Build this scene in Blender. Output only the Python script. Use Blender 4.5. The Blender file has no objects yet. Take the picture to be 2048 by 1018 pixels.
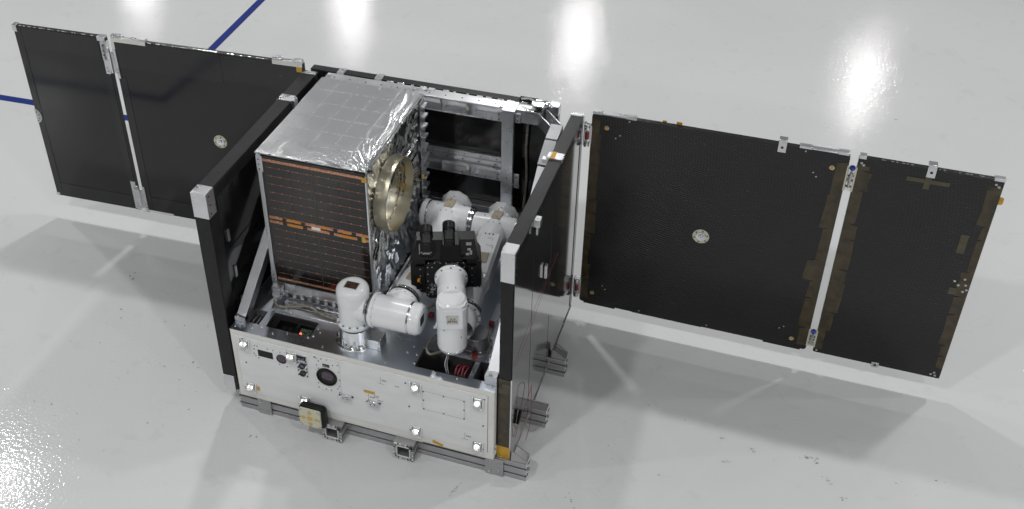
import bpy, bmesh, math, random
from mathutils import Vector, Matrix, noise
random.seed(7)
S = bpy.context.scene
COL = S.collection

# ------------------------------------------------------------------ camera
cam_d = bpy.data.cameras.new('camera')
cam = bpy.data.objects.new('camera', cam_d); COL.objects.link(cam)
Cp = Vector((1.75148548, -2.50762381, 3.06778389))
Rv = Vector((0.93864995, 0.34403336, -0.02402741))
Uv = Vector((-0.17866838, 0.54469892, 0.81937824))
Fv = Vector((-0.29498115, 0.76481641, -0.5727495))
m = Matrix.Identity(4)
for i in range(3):
    m[i][0] = Rv[i]; m[i][1] = Uv[i]; m[i][2] = -Fv[i]; m[i][3] = Cp[i]
cam.matrix_world = m
cam_d.sensor_width = 36.0; cam_d.sensor_fit = 'HORIZONTAL'
cam_d.lens = 2189.77 / 2048 * 36
cam_d.shift_x = 167.52 / 2048
cam_d.shift_y = -124.45 / 2048
cam_d.clip_start = 0.05; cam_d.clip_end = 300
S.camera = cam

# ------------------------------------------------------------------ world (hall interior brightness)
W = bpy.data.worlds.new('World'); S.world = W; W.use_nodes = True
nt = W.node_tree; nt.nodes.clear()
out = nt.nodes.new('ShaderNodeOutputWorld'); bg = nt.nodes.new('ShaderNodeBackground')
tc = nt.nodes.new('ShaderNodeTexCoord'); sx = nt.nodes.new('ShaderNodeSeparateXYZ')
rp = nt.nodes.new('ShaderNodeValToRGB')
rp.color_ramp.elements[0].position = 0.0; rp.color_ramp.elements[0].color = (.42, .425, .43, 1)
rp.color_ramp.elements[1].position = 1.0; rp.color_ramp.elements[1].color = (.50, .505, .51, 1)
e = rp.color_ramp.elements.new(.30); e.color = (.30, .305, .31, 1)
e = rp.color_ramp.elements.new(.55); e.color = (.46, .465, .47, 1)
nt.links.new(tc.outputs['Generated'], sx.inputs[0]); nt.links.new(sx.outputs['Z'], rp.inputs[0])
zz = nt.nodes.new('ShaderNodeMath'); zz.operation = 'MAXIMUM'; zz.inputs[1].default_value = .08; nt.links.new(sx.outputs['Z'], zz.inputs[0])
cxy = nt.nodes.new('ShaderNodeCombineXYZ')
for ax_, sc_ in (('X', 1.0), ('Y', 1.0)):
    dv = nt.nodes.new('ShaderNodeMath'); dv.operation = 'DIVIDE'; nt.links.new(sx.outputs[ax_], dv.inputs[0]); nt.links.new(zz.outputs[0], dv.inputs[1]); nt.links.new(dv.outputs[0], cxy.inputs[ax_])
bk_ = nt.nodes.new('ShaderNodeTexBrick'); bk_.inputs['Scale'].default_value = 1.0; bk_.inputs['Mortar Size'].default_value = .09; bk_.inputs['Mortar Smooth'].default_value = .2
bk_.inputs['Brick Width'].default_value = .85; bk_.inputs['Row Height'].default_value = .55; bk_.offset = 0
bk_.inputs['Color1'].default_value = (1.1, 1.1, 1.1, 1); bk_.inputs['Color2'].default_value = (.9, .9, .9, 1); bk_.inputs['Mortar'].default_value = (.55, .56, .58, 1)
nt.links.new(cxy.outputs[0], bk_.inputs['Vector'])
mlt = nt.nodes.new('ShaderNodeMixRGB'); mlt.blend_type = 'MULTIPLY'; mlt.inputs['Fac'].default_value = 1
nt.links.new(rp.outputs[0], mlt.inputs['Color1']); nt.links.new(bk_.outputs['Color'], mlt.inputs['Color2'])
nt.links.new(mlt.outputs[0], bg.inputs[0]); bg.inputs[1].default_value = 0.36
nt.links.new(bg.outputs[0], out.inputs[0])

# ------------------------------------------------------------------ ceiling lamps of the hall, a regular grid
LAMP_W = 61
LAMP_ROWS = ((-8.0, (-8.3, -4.1, .1, 4.4, 8.7)), (-2.6, (-8.8, -4.5, -.3, 4.0, 8.3)), (2.8, (-9.2, -4.95, -.75, 3.6, 7.9)),
    (8.4, (-11.5, -5.4, -1.2, 5.5, 9.6)), (13.7, (-10.3, -5.9, -1.75, 2.74, 7.0)))
for ly, lxs in LAMP_ROWS:
    for lx in lxs:
        ld = bpy.data.lights.new('ceiling_lamp', 'AREA'); ld.shape = 'DISK'; ld.size = .26
        ld.energy = LAMP_W; ld.color = (1, .995, .985)
        lo = bpy.data.objects.new('ceiling_lamp', ld); COL.objects.link(lo)
        lo.location = (lx, ly, 5.4)

S.view_settings.view_transform = 'Standard'; S.view_settings.look = 'None'
S.view_settings.exposure = 0.0; S.view_settings.gamma = 1.0
S.view_settings.use_curve_mapping = False
S.render.engine = 'CYCLES'

# ------------------------------------------------------------------ materials
def mat(name, col=(.5, .5, .5), rough=.5, metal=0.0, coat=0.0, spec=.5, noise_col=None, bump=None, rough_var=None, emit=None, aniso=None):
    """noise_col=(scale, amount, stretch) ; bump=(scale, strength, dist, stretch) ; rough_var=(scale, amount)"""
    M = bpy.data.materials.new(name); M.use_nodes = True
    n = M.node_tree.nodes; L = M.node_tree.links
    b = n['Principled BSDF']
    b.inputs['Base Color'].default_value = (*col, 1)
    b.inputs['Roughness'].default_value = rough
    b.inputs['Metallic'].default_value = metal
    b.inputs['Specular IOR Level'].default_value = spec
    b.inputs['Coat Weight'].default_value = coat
    b.inputs['Coat Roughness'].default_value = .08
    if emit:
        b.inputs['Emission Color'].default_value = (*emit[0], 1); b.inputs['Emission Strength'].default_value = emit[1]
    tcn = n.new('ShaderNodeTexCoord')
    def nz(scale, stretch=(1, 1, 1), detail=4):
        mp = n.new('ShaderNodeMapping'); mp.inputs['Scale'].default_value = stretch
        L.new(tcn.outputs['Object'], mp.inputs[0])
        t = n.new('ShaderNodeTexNoise'); t.inputs['Scale'].default_value = scale; t.inputs['Detail'].default_value = detail
        L.new(mp.outputs[0], t.inputs['Vector']); return t
    if noise_col:
        t = nz(noise_col[0], noise_col[2] if len(noise_col) > 2 else (1, 1, 1))
        r = n.new('ShaderNodeValToRGB'); a = noise_col[1]
        r.color_ramp.elements[0].position = .3; r.color_ramp.elements[1].position = .7
        r.color_ramp.elements[0].color = (*[c*(1-a) for c in col], 1)
        r.color_ramp.elements[1].color = (*[min(1, c*(1+a)) for c in col], 1)
        L.new(t.outputs['Fac'], r.inputs[0]); L.new(r.outputs[0], b.inputs['Base Color'])
    if rough_var:
        t = nz(rough_var[0], rough_var[2] if len(rough_var) > 2 else (1, 1, 1))
        mr = n.new('ShaderNodeMapRange'); mr.inputs['To Min'].default_value = max(.02, rough-rough_var[1]); mr.inputs['To Max'].default_value = rough+rough_var[1]
        mr.inputs['From Min'].default_value = .3; mr.inputs['From Max'].default_value = .7
        L.new(t.outputs['Fac'], mr.inputs['Value']); L.new(mr.outputs[0], b.inputs['Roughness'])
    if bump:
        t = nz(bump[0], bump[3] if len(bump) > 3 else (1, 1, 1))
        bp = n.new('ShaderNodeBump'); bp.inputs['Strength'].default_value = bump[1]; bp.inputs['Distance'].default_value = bump[2]
        L.new(t.outputs['Fac'], bp.inputs['Height']); L.new(bp.outputs[0], b.inputs['Normal'])
        if coat: L.new(bp.outputs[0], b.inputs['Coat Normal'])
    return M

M = {}
M['alu'] = mat('brushed_aluminium', (.72, .73, .75), .30, 1, noise_col=(6, .10), rough_var=(14, .05))
M['alu_dark'] = mat('dull_aluminium', (.42, .42, .43), .42, 1, noise_col=(9, .15), rough_var=(20, .08))
M['alu_pol'] = mat('machined_aluminium', (.80, .81, .82), .16, 1, noise_col=(12, .08), rough_var=(10, .04))
M['alu_strut'] = mat('strut_aluminium', (.50, .51, .53), .42, 1, noise_col=(9, .10))
M['alu_matte'] = mat('cast_aluminium', (.62, .62, .62), .38, .85, noise_col=(14, .10))
M['deck'] = mat('deck_aluminium', (.62, .66, .72), .31, 1, noise_col=(3.5, .10), rough_var=(5, .06))
M['steel'] = mat('bolt_steel', (.52, .51, .50), .28, 1)
M['bolt_mid'] = mat('socket_screw', (.16, .155, .15), .35, .6)
M['bolt_dark'] = mat('dark_screw', (.06, .06, .06), .4, .6)
M['profile'] = mat('anodised_profile', (.46, .46, .47), .38, .75, noise_col=(10, .08))
M['profile_end'] = mat('sawn_profile_end', (.80, .80, .80), .4, .3)
M['groove'] = mat('groove_shadow_metal', (.10, .10, .10), .5, .5)
M['white'] = mat('white_panel_paint', (.83, .835, .84), .28, 0, spec=.5, noise_col=(7, .05, (1, 1, 3)), bump=(18, .06, .004))
M['cream'] = mat('cream_edge_paint', (.80, .795, .755), .42, 0, noise_col=(11, .05))
M['arm'] = mat('gloss_white_paint', (.84, .86, .88), .24, 0, coat=.5, noise_col=(7, .045))
M['seal'] = mat('black_seal', (.012, .012, .012), .45)
M['beige'] = mat('beige_plate', (.44, .38, .28), .45, noise_col=(30, .08))
M['black_gloss'] = mat('black_gloss_laminate', (.013, .013, .0135), .10, 0, spec=.5, noise_col=(5, .25), rough_var=(3, .03))
M['black_film'] = mat('black_border_film', (.015, .015, .0155), .13, 0, spec=.55, noise_col=(9, .2))
M['glass_dark'] = mat('dark_cover_glass', (.020, .019, .018), .10, 0, spec=1.0, coat=1, rough_var=(4, .04, (1, 1, .3)))
M['glass_dark'].node_tree.nodes['Principled BSDF'].inputs['Coat IOR'].default_value = 1.9
M['black_edge'] = mat('black_edge_tape', (.012, .012, .0125), .40, 0, spec=.3, noise_col=(25, .3), bump=(60, .2, .001))
M['black_satin'] = mat('black_anodised', (.004, .004, .0042), .34, 0, spec=.28, noise_col=(20, .3))
M['black_plastic'] = mat('black_plastic', (.005, .005, .0055), .35, spec=.3)
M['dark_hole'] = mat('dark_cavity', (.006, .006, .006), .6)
M['kapton'] = mat('dark_kapton', (.045, .032, .011), .24, 0, spec=.6, noise_col=(22, .55), bump=(55, .5, .004))
M['kapton_bright'] = mat('amber_kapton', (.55, .30, .02), .25, 0, spec=.6, noise_col=(30, .35), bump=(50, .3, .003))
M['kapton_olive'] = mat('olive_kapton', (.075, .066, .035), .22, 0, noise_col=(30, .2))
M['yellow'] = mat('yellow_tape', (.62, .36, .03), .4, 0, noise_col=(40, .15))
M['gold'] = mat('champagne_ring', (.60, .56, .43), .36, 1, noise_col=(7, .10), rough_var=(9, .06))
M['copper'] = mat('copper_strip', (.58, .30, .19), .38, .9, noise_col=(140, .45))
M['copper_dim'] = mat('copper_interconnect', (.32, .17, .12), .45, .6, noise_col=(200, .5))
M['cell'] = mat('solar_cell_glass', (.011, .009, .0085), .13, 0, spec=.55, noise_col=(4, .3), rough_var=(60, .06), bump=(300, .05, .001))
M['orange'] = mat('orange_film', (.60, .24, .02), .3, 0)
M['pcb'] = mat('green_circuit_board', (.012, .06, .035), .35, 0, noise_col=(220, .8))
M['chip'] = mat('chip_grey', (.30, .32, .30), .35, .4, noise_col=(150, .5))
M['red'] = mat('red_plastic', (.26, .025, .02), .4)
M['red_wire'] = mat('red_wire', (.30, .035, .055), .45)
M['white_wire'] = mat('white_wire', (.7, .68, .62), .45)
M['grey_cable'] = mat('braided_cable', (.27, .25, .21), .5, .2, noise_col=(90, .4), bump=(180, .5, .002))
M['blue'] = mat('blue_anodised', (.03, .04, .28), .3, .5)
M['blue_cloth'] = mat('blue_cap', (.07, .15, .36), .6)
M['led'] = mat('red_indicator', (.8, .1, .05), .4, emit=((1, .12, .05), 4.0))
M['ivory'] = mat('ivory_antenna_face', (.66, .66, .52), .42)
M['patch'] = mat('yellow_patch', (.68, .46, .12), .42)
M['lens'] = mat('lens_glass', (.085, .062, .085), .14, .2, spec=.6)
M['lens_purple'] = mat('coated_lens', (.16, .13, .24), .12, .3, coat=1)
M['ink'] = mat('ink', (.05, .05, .05), .6)
M['grey_ink'] = mat('grey_ink', (.30, .30, .29), .6)
M['plate'] = mat('logo_plate', (.60, .58, .54), .35, .25)
M['brown_plate'] = mat('etched_plate', (.11, .075, .06), .3, .6, noise_col=(120, .5))
M['tape_blue'] = mat('blue_floor_tape', (.006, .026, .19), .55, 0, spec=.2, noise_col=(12, .12))
M['retro'] = mat('polished_clip', (.95, .95, .95), .34, .85)
M['frosted'] = mat('frosted_glint', (.97, .97, .96), .30, 1)
M['sticker'] = mat('white_marking', (.26, .26, .26), .5, noise_col=(420, .95))

# white marks: carbon weave with a fine diagonal twill
def carbon(name, col, scale, amt, rough, spec=.4):
    Mt = bpy.data.materials.new(name); Mt.use_nodes = True
    n = Mt.node_tree.nodes; L = Mt.node_tree.links; b = n['Principled BSDF']
    tcn = n.new('ShaderNodeTexCoord'); mp = n.new('ShaderNodeMapping'); mp.inputs['Rotation'].default_value = (0, math.radians(32), 0)
    L.new(tcn.outputs['Object'], mp.inputs[0])
    w = n.new('ShaderNodeTexWave'); w.wave_type = 'BANDS'; w.bands_direction = 'Z'; w.inputs['Scale'].default_value = scale
    w.inputs['Distortion'].default_value = .35; w.inputs['Detail'].default_value = 1
    L.new(mp.outputs[0], w.inputs['Vector'])
    nz = n.new('ShaderNodeTexNoise'); nz.inputs['Scale'].default_value = 6; L.new(tcn.outputs['Object'], nz.inputs['Vector'])
    mu = n.new('ShaderNodeMath'); mu.operation = 'MULTIPLY'; L.new(w.outputs['Fac'], mu.inputs[0]); L.new(nz.outputs['Fac'], mu.inputs[1])
    r = n.new('ShaderNodeValToRGB'); r.color_ramp.elements[0].color = (*[c*(1-amt) for c in col], 1); r.color_ramp.elements[1].color = (*[c*(1+amt*2) for c in col], 1)
    r.color_ramp.elements[1].position = .8
    L.new(mu.outputs[0], r.inputs[0]); L.new(r.outputs[0], b.inputs['Base Color'])
    b.inputs['Roughness'].default_value = rough; b.inputs['Specular IOR Level'].default_value = spec
    bp = n.new('ShaderNodeBump'); bp.inputs['Strength'].default_value = .035; bp.inputs['Distance'].default_value = .0006
    rv = n.new('ShaderNodeMapRange'); rv.inputs['To Min'].default_value = rough-.03; rv.inputs['To Max'].default_value = rough+.05; L.new(nz.outputs['Fac'], rv.inputs['Value']); L.new(rv.outputs[0], b.inputs['Roughness'])
    return Mt
M['carbon'] = carbon('carbon_weave', (.0145, .0145, .0145), 42, .22, .21, .42)
M['carbon_rail'] = carbon('carbon_rail', (.014, .014, .0145), 150, .6, .34, .35)

def foil_mat(name, col, rough, seam):
    Mt = bpy.data.materials.new(name); Mt.use_nodes = True
    n = Mt.node_tree.nodes; L = Mt.node_tree.links; b = n['Principled BSDF']
    b.inputs['Metallic'].default_value = 1; b.inputs['Base Color'].default_value = (*col, 1); b.inputs['Roughness'].default_value = rough
    tcn = n.new('ShaderNodeTexCoord')
    v = n.new('ShaderNodeTexVoronoi'); v.feature = 'F1'; v.inputs['Scale'].default_value = 26
    nz = n.new('ShaderNodeTexNoise'); nz.inputs['Scale'].default_value = 9; nz.inputs['Detail'].default_value = 6; nz.inputs['Distortion'].default_value = 1.2
    L.new(tcn.outputs['Object'], v.inputs['Vector']); L.new(tcn.outputs['Object'], nz.inputs['Vector'])
    ad = n.new('ShaderNodeMath'); ad.operation = 'ADD'; L.new(v.outputs['Distance'], ad.inputs[0]); L.new(nz.outputs['Fac'], ad.inputs[1])
    bp = n.new('ShaderNodeBump'); bp.inputs['Strength'].default_value = seam; bp.inputs['Distance'].default_value = .006
    L.new(ad.outputs[0], bp.inputs['Height']); L.new(bp.outputs[0], b.inputs['Normal'])
    return Mt
M['foil_top'] = foil_mat('silver_foil_top', (.90, .91, .92), .24, .02)
M['foil_side'] = foil_mat('silver_foil_crinkled', (.88, .88, .87), .17, .08)
M['foil_seam'] = mat('foil_seam_tape', (.92, .92, .93), .22, 1)

# floor: white epoxy with orange peel, faint dirt
def floor_mat():
    Mt = bpy.data.materials.new('white_epoxy_floor'); Mt.use_nodes = True
    n = Mt.node_tree.nodes; L = Mt.node_tree.links; b = n['Principled BSDF']
    tcn = n.new('ShaderNodeTexCoord')
    def nz(sc, det=4, dist=0):
        t = n.new('ShaderNodeTexNoise'); t.inputs['Scale'].default_value = sc; t.inputs['Detail'].default_value = det; t.inputs['Distortion'].default_value = dist
        L.new(tcn.outputs['Object'], t.inputs['Vector']); return t
    t1 = nz(.7, 5, .5); t2 = nz(9, 6, 1.5); t3 = nz(3.2, 8, 3)
    r1 = n.new('ShaderNodeValToRGB'); r1.color_ramp.elements[0].color = (.665, .675, .68, 1); r1.color_ramp.elements[1].color = (.70, .708, .71, 1)
    r1.color_ramp.elements[0].position = .35; r1.color_ramp.elements[1].position = .65
    L.new(t1.outputs['Fac'], r1.inputs[0])
    r2 = n.new('ShaderNodeValToRGB'); r2.color_ramp.elements[0].position = .66; r2.color_ramp.elements[1].position = .80
    r2.color_ramp.elements[0].color = (0, 0, 0, 1); r2.color_ramp.elements[1].color = (.10, .10, .10, 1)
    mm = n.new('ShaderNodeMath'); mm.operation = 'MULTIPLY'; L.new(t2.outputs['Fac'], mm.inputs[0]); L.new(t3.outputs['Fac'], mm.inputs[1])
    ms = n.new('ShaderNodeMath'); ms.operation = 'MULTIPLY'; ms.inputs[1].default_value = 2.0; L.new(mm.outputs[0], ms.inputs[0])
    L.new(ms.outputs[0], r2.inputs[0])
    mx = n.new('ShaderNodeMixRGB'); mx.inputs['Color2'].default_value = (.40, .395, .385, 1)
    L.new(r2.outputs[0], mx.inputs['Fac']); L.new(r1.outputs[0], mx.inputs['Color1']); L.new(mx.outputs[0], b.inputs['Base Color'])
    rr = n.new('ShaderNodeMapRange'); rr.inputs['To Min'].default_value = .07; rr.inputs['To Max'].default_value = .10
    L.new(t1.outputs['Fac'], rr.inputs['Value']); L.new(rr.outputs[0], b.inputs['Roughness'])
    peel = nz(70, 1.5); big = nz(5, 2)
    bp = n.new('ShaderNodeBump'); bp.inputs['Strength'].default_value = .33; bp.inputs['Distance'].default_value = .0024
    L.new(peel.outputs['Fac'], bp.inputs['Height'])
    bp2 = n.new('ShaderNodeBump'); bp2.inputs['Strength'].default_value = .06; bp2.inputs['Distance'].default_value = .006
    L.new(big.outputs['Fac'], bp2.inputs['Height']); L.new(bp.outputs[0], bp2.inputs['Normal'])
    L.new(bp2.outputs[0], b.inputs['Normal'])
    b.inputs['Specular IOR Level'].default_value = .17
    return Mt
M['floor'] = floor_mat()

# ------------------------------------------------------------------ mesh builder
WL = {}
class MB:
    def __init__(self, T=None):
        self.v = []; self.f = []; self.fm = []; self.mats = []; self.cur = 0; self.T = T
    def use(self, m):
        m = M[m]
        if m not in self.mats: self.mats.append(m)
        self.cur = self.mats.index(m); return self
    def add(self, vs, fs):
        o = len(self.v)
        for p in vs:
            p = Vector(p); self.v.append(self.T @ p if self.T else p)
        for q in fs:
            self.f.append([i+o for i in q]); self.fm.append(self.cur)
        return self
    def box(self, x0, y0, z0, x1, y1, z1):
        if x0 > x1: x0, x1 = x1, x0
        if y0 > y1: y0, y1 = y1, y0
        if z0 > z1: z0, z1 = z1, z0
        return self.hexa([(x0,y0,z0),(x1,y0,z0),(x1,y1,z0),(x0,y1,z0)], [(x0,y0,z1),(x1,y0,z1),(x1,y1,z1),(x0,y1,z1)])
    def hexa(self, a, b):
        n = len(a)
        fs = [list(range(n))[::-1], list(range(n, 2*n))] + [[i, (i+1) % n, n+(i+1) % n, n+i] for i in range(n)]
        return self.add(list(a)+list(b), fs)
    def prism(self, poly, O, U, V, Wd, depth):
        O, U, V, Wd = map(Vector, (O, U, V, Wd))
        a = [O+U*p[0]+V*p[1] for p in poly]; b = [q+Wd*depth for q in a]
        if U.cross(V).dot(Wd)*depth < 0: a, b = a[::-1], b[::-1]
        return self.hexa(a, b)
    def bar(self, p0, p1, w, h, up=(0, 0, 1)):
        p0, p1 = Vector(p0), Vector(p1); d = (p1-p0).normalized()
        s = d.cross(Vector(up)).normalized(); u = s.cross(d)
        q = [s*(-w/2)+u*(-h/2), s*(w/2)+u*(-h/2), s*(w/2)+u*(h/2), s*(-w/2)+u*(h/2)]
        a = [p0+x for x in q]; b = [p1+x for x in q]
        return self.hexa(a, b)
    def lathe(self, p, axis, prof, seg=40):
        p = Vector(p); d = Vector(axis).normalized()
        s = d.orthogonal().normalized(); t = d.cross(s)
        vs = []; fs = []; rings = []
        for (a, r) in prof:
            if r < 1e-6:
                rings.append([len(vs)]); vs.append(p+d*a)
            else:
                rings.append(list(range(len(vs), len(vs)+seg)))
                for k in range(seg):
                    g = 2*math.pi*k/seg; vs.append(p+d*a+(s*math.cos(g)+t*math.sin(g))*r)
        for A, B in zip(rings, rings[1:]):
            for k in range(seg):
                k2 = (k+1) % seg
                if len(A) == 1 and len(B) == 1: continue
                if len(A) == 1: fs.append([A[0], B[k2], B[k]])
                elif len(B) == 1: fs.append([A[k], A[k2], B[0]])
                else: fs.append([A[k], A[k2], B[k2], B[k]])
        return self.add(vs, fs)
    def cyl(self, p0, p1, r, seg=16, r1=None):
        p0, p1 = Vector(p0), Vector(p1); L = (p1-p0).length
        return self.lathe(p0, p1-p0, [(0, 0), (0, r), (L, r if r1 is None else r1), (L, 0)], seg)
    def tube(self, pts, r, seg=8):
        pts = [Vector(p) for p in pts]; vs = []; fs = []; prev = None
        for i, p in enumerate(pts):
            d = (pts[min(i+1, len(pts)-1)]-pts[max(i-1, 0)]).normalized()
            s = d.orthogonal().normalized() if prev is None else (prev-d*prev.dot(d)).normalized()
            prev = s; t = d.cross(s)
            for k in range(seg):
                g = 2*math.pi*k/seg; vs.append(p+(s*math.cos(g)+t*math.sin(g))*r)
        for i in range(len(pts)-1):
            for k in range(seg):
                k2 = (k+1) % seg; fs.append([i*seg+k, i*seg+k2, (i+1)*seg+k2, (i+1)*seg+k])
        fs.append(list(range(seg))[::-1]); fs.append([(len(pts)-1)*seg+k for k in range(seg)])
        return self.add(vs, fs)
    def grid(self, fn, nu, nv):
        vs = [fn(i/nu, j/nv) for j in range(nv+1) for i in range(nu+1)]
        fs = [[j*(nu+1)+i, j*(nu+1)+i+1, (j+1)*(nu+1)+i+1, (j+1)*(nu+1)+i] for j in range(nv) for i in range(nu)]
        return self.add(vs, fs)
    def build(self, name, parent=None, bevel=0, ang=.6, bseg=2, origin=None):
        c = Vector(origin) if origin else (sum(self.v, Vector())/len(self.v))
        me = bpy.data.meshes.new(name)
        me.from_pydata([p-c for p in self.v], [], self.f)
        for mt in self.mats: me.materials.append(mt)
        for p, k in zip(me.polygons, self.fm): p.material_index = k
        me.validate(); me.update()
        me.shade_smooth(); me.set_sharp_from_angle(angle=ang)
        o = bpy.data.objects.new(name, me); COL.objects.link(o); WL[o] = c
        if parent: o.parent = parent; o.location = c-WL[parent]
        else: o.location = c
        if bevel:
            bm = o.modifiers.new('bevel', 'BEVEL'); bm.width = bevel; bm.segments = bseg; bm.limit_method = 'ANGLE'; bm.angle_limit = .7
        return o

def build_islands(b, name, parent, bevel=0, gap=.004):
    """one object per group of touching pieces"""
    n = len(b.v); par = list(range(n))
    def find(i):
        while par[i] != i: par[i] = par[par[i]]; i = par[i]
        return i
    for q in b.f:
        for i in q[1:]: par[find(i)] = find(q[0])
    isl = {}
    for i in range(n): isl.setdefault(find(i), []).append(i)
    L = [(ids, [min(b.v[i][a] for i in ids)-gap/2 for a in range(3)], [max(b.v[i][a] for i in ids)+gap/2 for a in range(3)]) for ids in isl.values()]
    g = list(range(len(L)))
    def fg(i):
        while g[i] != i: i = g[i]
        return i
    for i in range(len(L)):
        for j in range(i):
            if all(L[i][1][a] <= L[j][2][a] and L[j][1][a] <= L[i][2][a] for a in range(3)): g[fg(i)] = fg(j)
    grp = {}
    for i in range(len(L)): grp.setdefault(fg(i), set()).update(L[i][0])
    res = []
    for ids in grp.values():
        o = MB(); o.mats = b.mats; mp = {}
        for i in sorted(ids): mp[i] = len(o.v); o.v.append(b.v[i])
        for q, k in zip(b.f, b.fm):
            if q[0] in ids: o.f.append([mp[i] for i in q]); o.fm.append(k)
        res.append(o.build(name, parent, bevel))
    return res

def absorb(o, b):
    """add small surface details to the mesh of an existing part"""
    bm = bmesh.new(); bm.from_mesh(o.data); c = WL[o]
    idx = []
    for mt in b.mats:
        if mt.name not in [m_.name for m_ in o.data.materials]: o.data.materials.append(mt)
        idx.append([m_.name for m_ in o.data.materials].index(mt.name))
    vs = [bm.verts.new(p-c) for p in b.v]
    for q, k in zip(b.f, b.fm):
        f = bm.faces.new([vs[i] for i in q]); f.material_index = idx[k]; f.smooth = False
    bm.to_mesh(o.data); bm.free(); o.data.update()

def smooth(pts, n=6):
    pts = [Vector(p) for p in pts]; P = [pts[0]]+pts+[pts[-1]]; o = []
    for i in range(1, len(P)-2):
        for k in range(n):
            t = k/n; a, b, c, d = P[i-1], P[i], P[i+1], P[i+2]
            o.append(.5*((2*b)+(c-a)*t+(2*a-5*b+4*c-d)*t*t+(3*b-a-3*c+d)*t**3))
    o.append(pts[-1]); return o

def empty(name, loc):
    o = bpy.data.objects.new(name, None); COL.objects.link(o); o.location = loc; o.empty_display_size = .1
    WL[o] = Vector(loc); return o
def tag(o, label=None, cat=None, group=None, kind=None):
    if label: o['label'] = label
    if cat: o['category'] = cat
    if group: o['group'] = group
    if kind: o['kind'] = kind
    return o

# ================================================================== SETTING
b = MB().use('floor'); b.add([(-40, -30, 0), (40, -30, 0), (40, 60, 0), (-40, 60, 0)], [[0, 1, 2, 3]])
tag(b.build('floor', origin=(0, 0, 0)), kind='structure')

def tape_line(pts, w, z=.0006):
    b = MB().use('tape_blue')
    for p, q in zip(pts, pts[1:]):
        p, q = Vector((*p, 0)), Vector((*q, 0)); d = (q-p).normalized(); s = Vector((-d.y, d.x, 0))*w/2
        p = p-d*0; q = q+d*w/2
        b.hexa([p-s+Vector((0,0,.0002)), q-s+Vector((0,0,.0002)), q+s+Vector((0,0,.0002)), p+s+Vector((0,0,.0002))], [p-s+Vector((0,0,z)), q-s+Vector((0,0,z)), q+s+Vector((0,0,z)), p+s+Vector((0,0,z))])
        z += .0003
    return b
tag(tape_line([(-1.72, 5.2), (-1.565, 1.745), (-6.5, 1.58)], .052).build('floor_tape'),
    'blue tape corner stuck on the white floor behind the left solar wing', 'floor tape')
tag(tape_line([(-1.30, -1.55), (-1.47, -.27), (-6.0, -.50)], .052).build('floor_tape'),
    'blue tape corner on the floor in front of the left solar wing', 'floor tape')

# scuffs and dirt on the floor
M['scuff'] = mat('scuff', (.30, .30, .295), .5); M['scuff_pale'] = mat('pale_scuff', (.48, .48, .475), .4)
sc = MB().use('scuff')
def scuff(x, y, n, sp, s, d=None):
    for i in range(n):
        if d: px, py = x+d[0]*i/max(1, n-1)+random.gauss(0, sp*.15), y+d[1]*i/max(1, n-1)+random.gauss(0, sp*.15)
        else: px, py = x+random.gauss(0, sp), y+random.gauss(0, sp*.7)
        sc.use('scuff' if random.random() < .4 else 'scuff_pale')
        a = random.random()*6.28; k = random.randint(4, 7); r = s*random.choice((.2, .3, .45, .7, 1.3))
        z0 = .0003+random.random()*.0004
        vs = [(px+math.cos(a+6.28*j/k)*r*random.uniform(.4, 1.3), py+math.sin(a+6.28*j/k)*r*random.uniform(.3, .9), z0) for j in range(k)]
        sc.add(vs, [list(range(k))])
for (x, y, n, sp, s, d) in [(.90, -.06, 26, .012, .0045, (-.02, -.07)), (.10, -.07, 7, .01, .004, (-.02, -.07)), (.12, -.07, 7, .01, .004, (-.02, -.07)),
    (1.33, .42, 9, .02, .004, (.12, -.03)), (1.36, .28, 10, .02, .003, (.04, -.13)), (1.20, .33, 8, .01, .005, None), (1.35, .55, 10, .02, .003, (.25, -.06)),
    (1.75, .45, 9, .012, .006, None), (1.77, .34, 8, .01, .007, None), (1.85, .42, 8, .01, .006, None), (2.05, .45, 14, .015, .006, None), (2.12, .37, 9, .012, .006, None),
    (2.17, .30, 8, .008, .006, None), (2.25, .24, 6, .01, .005, None), (2.3, .42, 9, .03, .004, (.2, .08)), (1.55, .20, 6, .01, .006, None), (1.25, .05, 10, .01, .0035, (.06, -.1)), (1.95, .02, 9, .01, .004, (.1, .02)),
    (1.5, 1.95, 3, .02, .004, None), (.36, 1.95, 4, .01, .006, None), (.3, 2.5, 3, .02, .004, None), (.75, 3.3, 2, .05, .004, None), (2.3, 3.0, 1, .01, .012, None), (2.5, 3.2, 3, .2, .004, None), (1.9, 2.4, 3, .25, .004, None),
    (-.45, .12, 9, .02, .006, None), (-.30, .16, 8, .02, .006, None), (-.20, .2, 6, .02, .006, None), (-.55, .0, 8, .03, .005, None), (-.28, .02, 12, .03, .004, None), (-.25, -.12, 10, .05, .004, None),
    (-.75, .3, 7, .05, .005, None), (-.95, .1, 6, .06, .005, (.2, .05)), (-.5, .36, 6, .05, .0045, None), (-.38, .38, 6, .01, .005, None), (-.7, -.25, 9, .06, .005, None), (-.4, -.3, 8, .05, .004, None), (-.85, .55, 10, .02, .006, None), (-1.2, .95, 8, .1, .004, None),
    (-1.5, 2.6, 4, .1, .005, None), (-1.0, 2.1, 2, .1, .005, None), (.6, -.2, 14, .12, .003, None), (1.0, -.2, 10, .12, .003, None), (1.6, -.05, 12, .2, .003, None), (2.5, .5, 10, .2, .003, None)]:
    scuff(x, y, n, sp, s, d)
tag(sc.build('scuff_marks', origin=(0, 0, 0)), 'small grey scuffs and dirt specks scattered on the white floor', 'scuff marks', kind='stuff')

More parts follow.
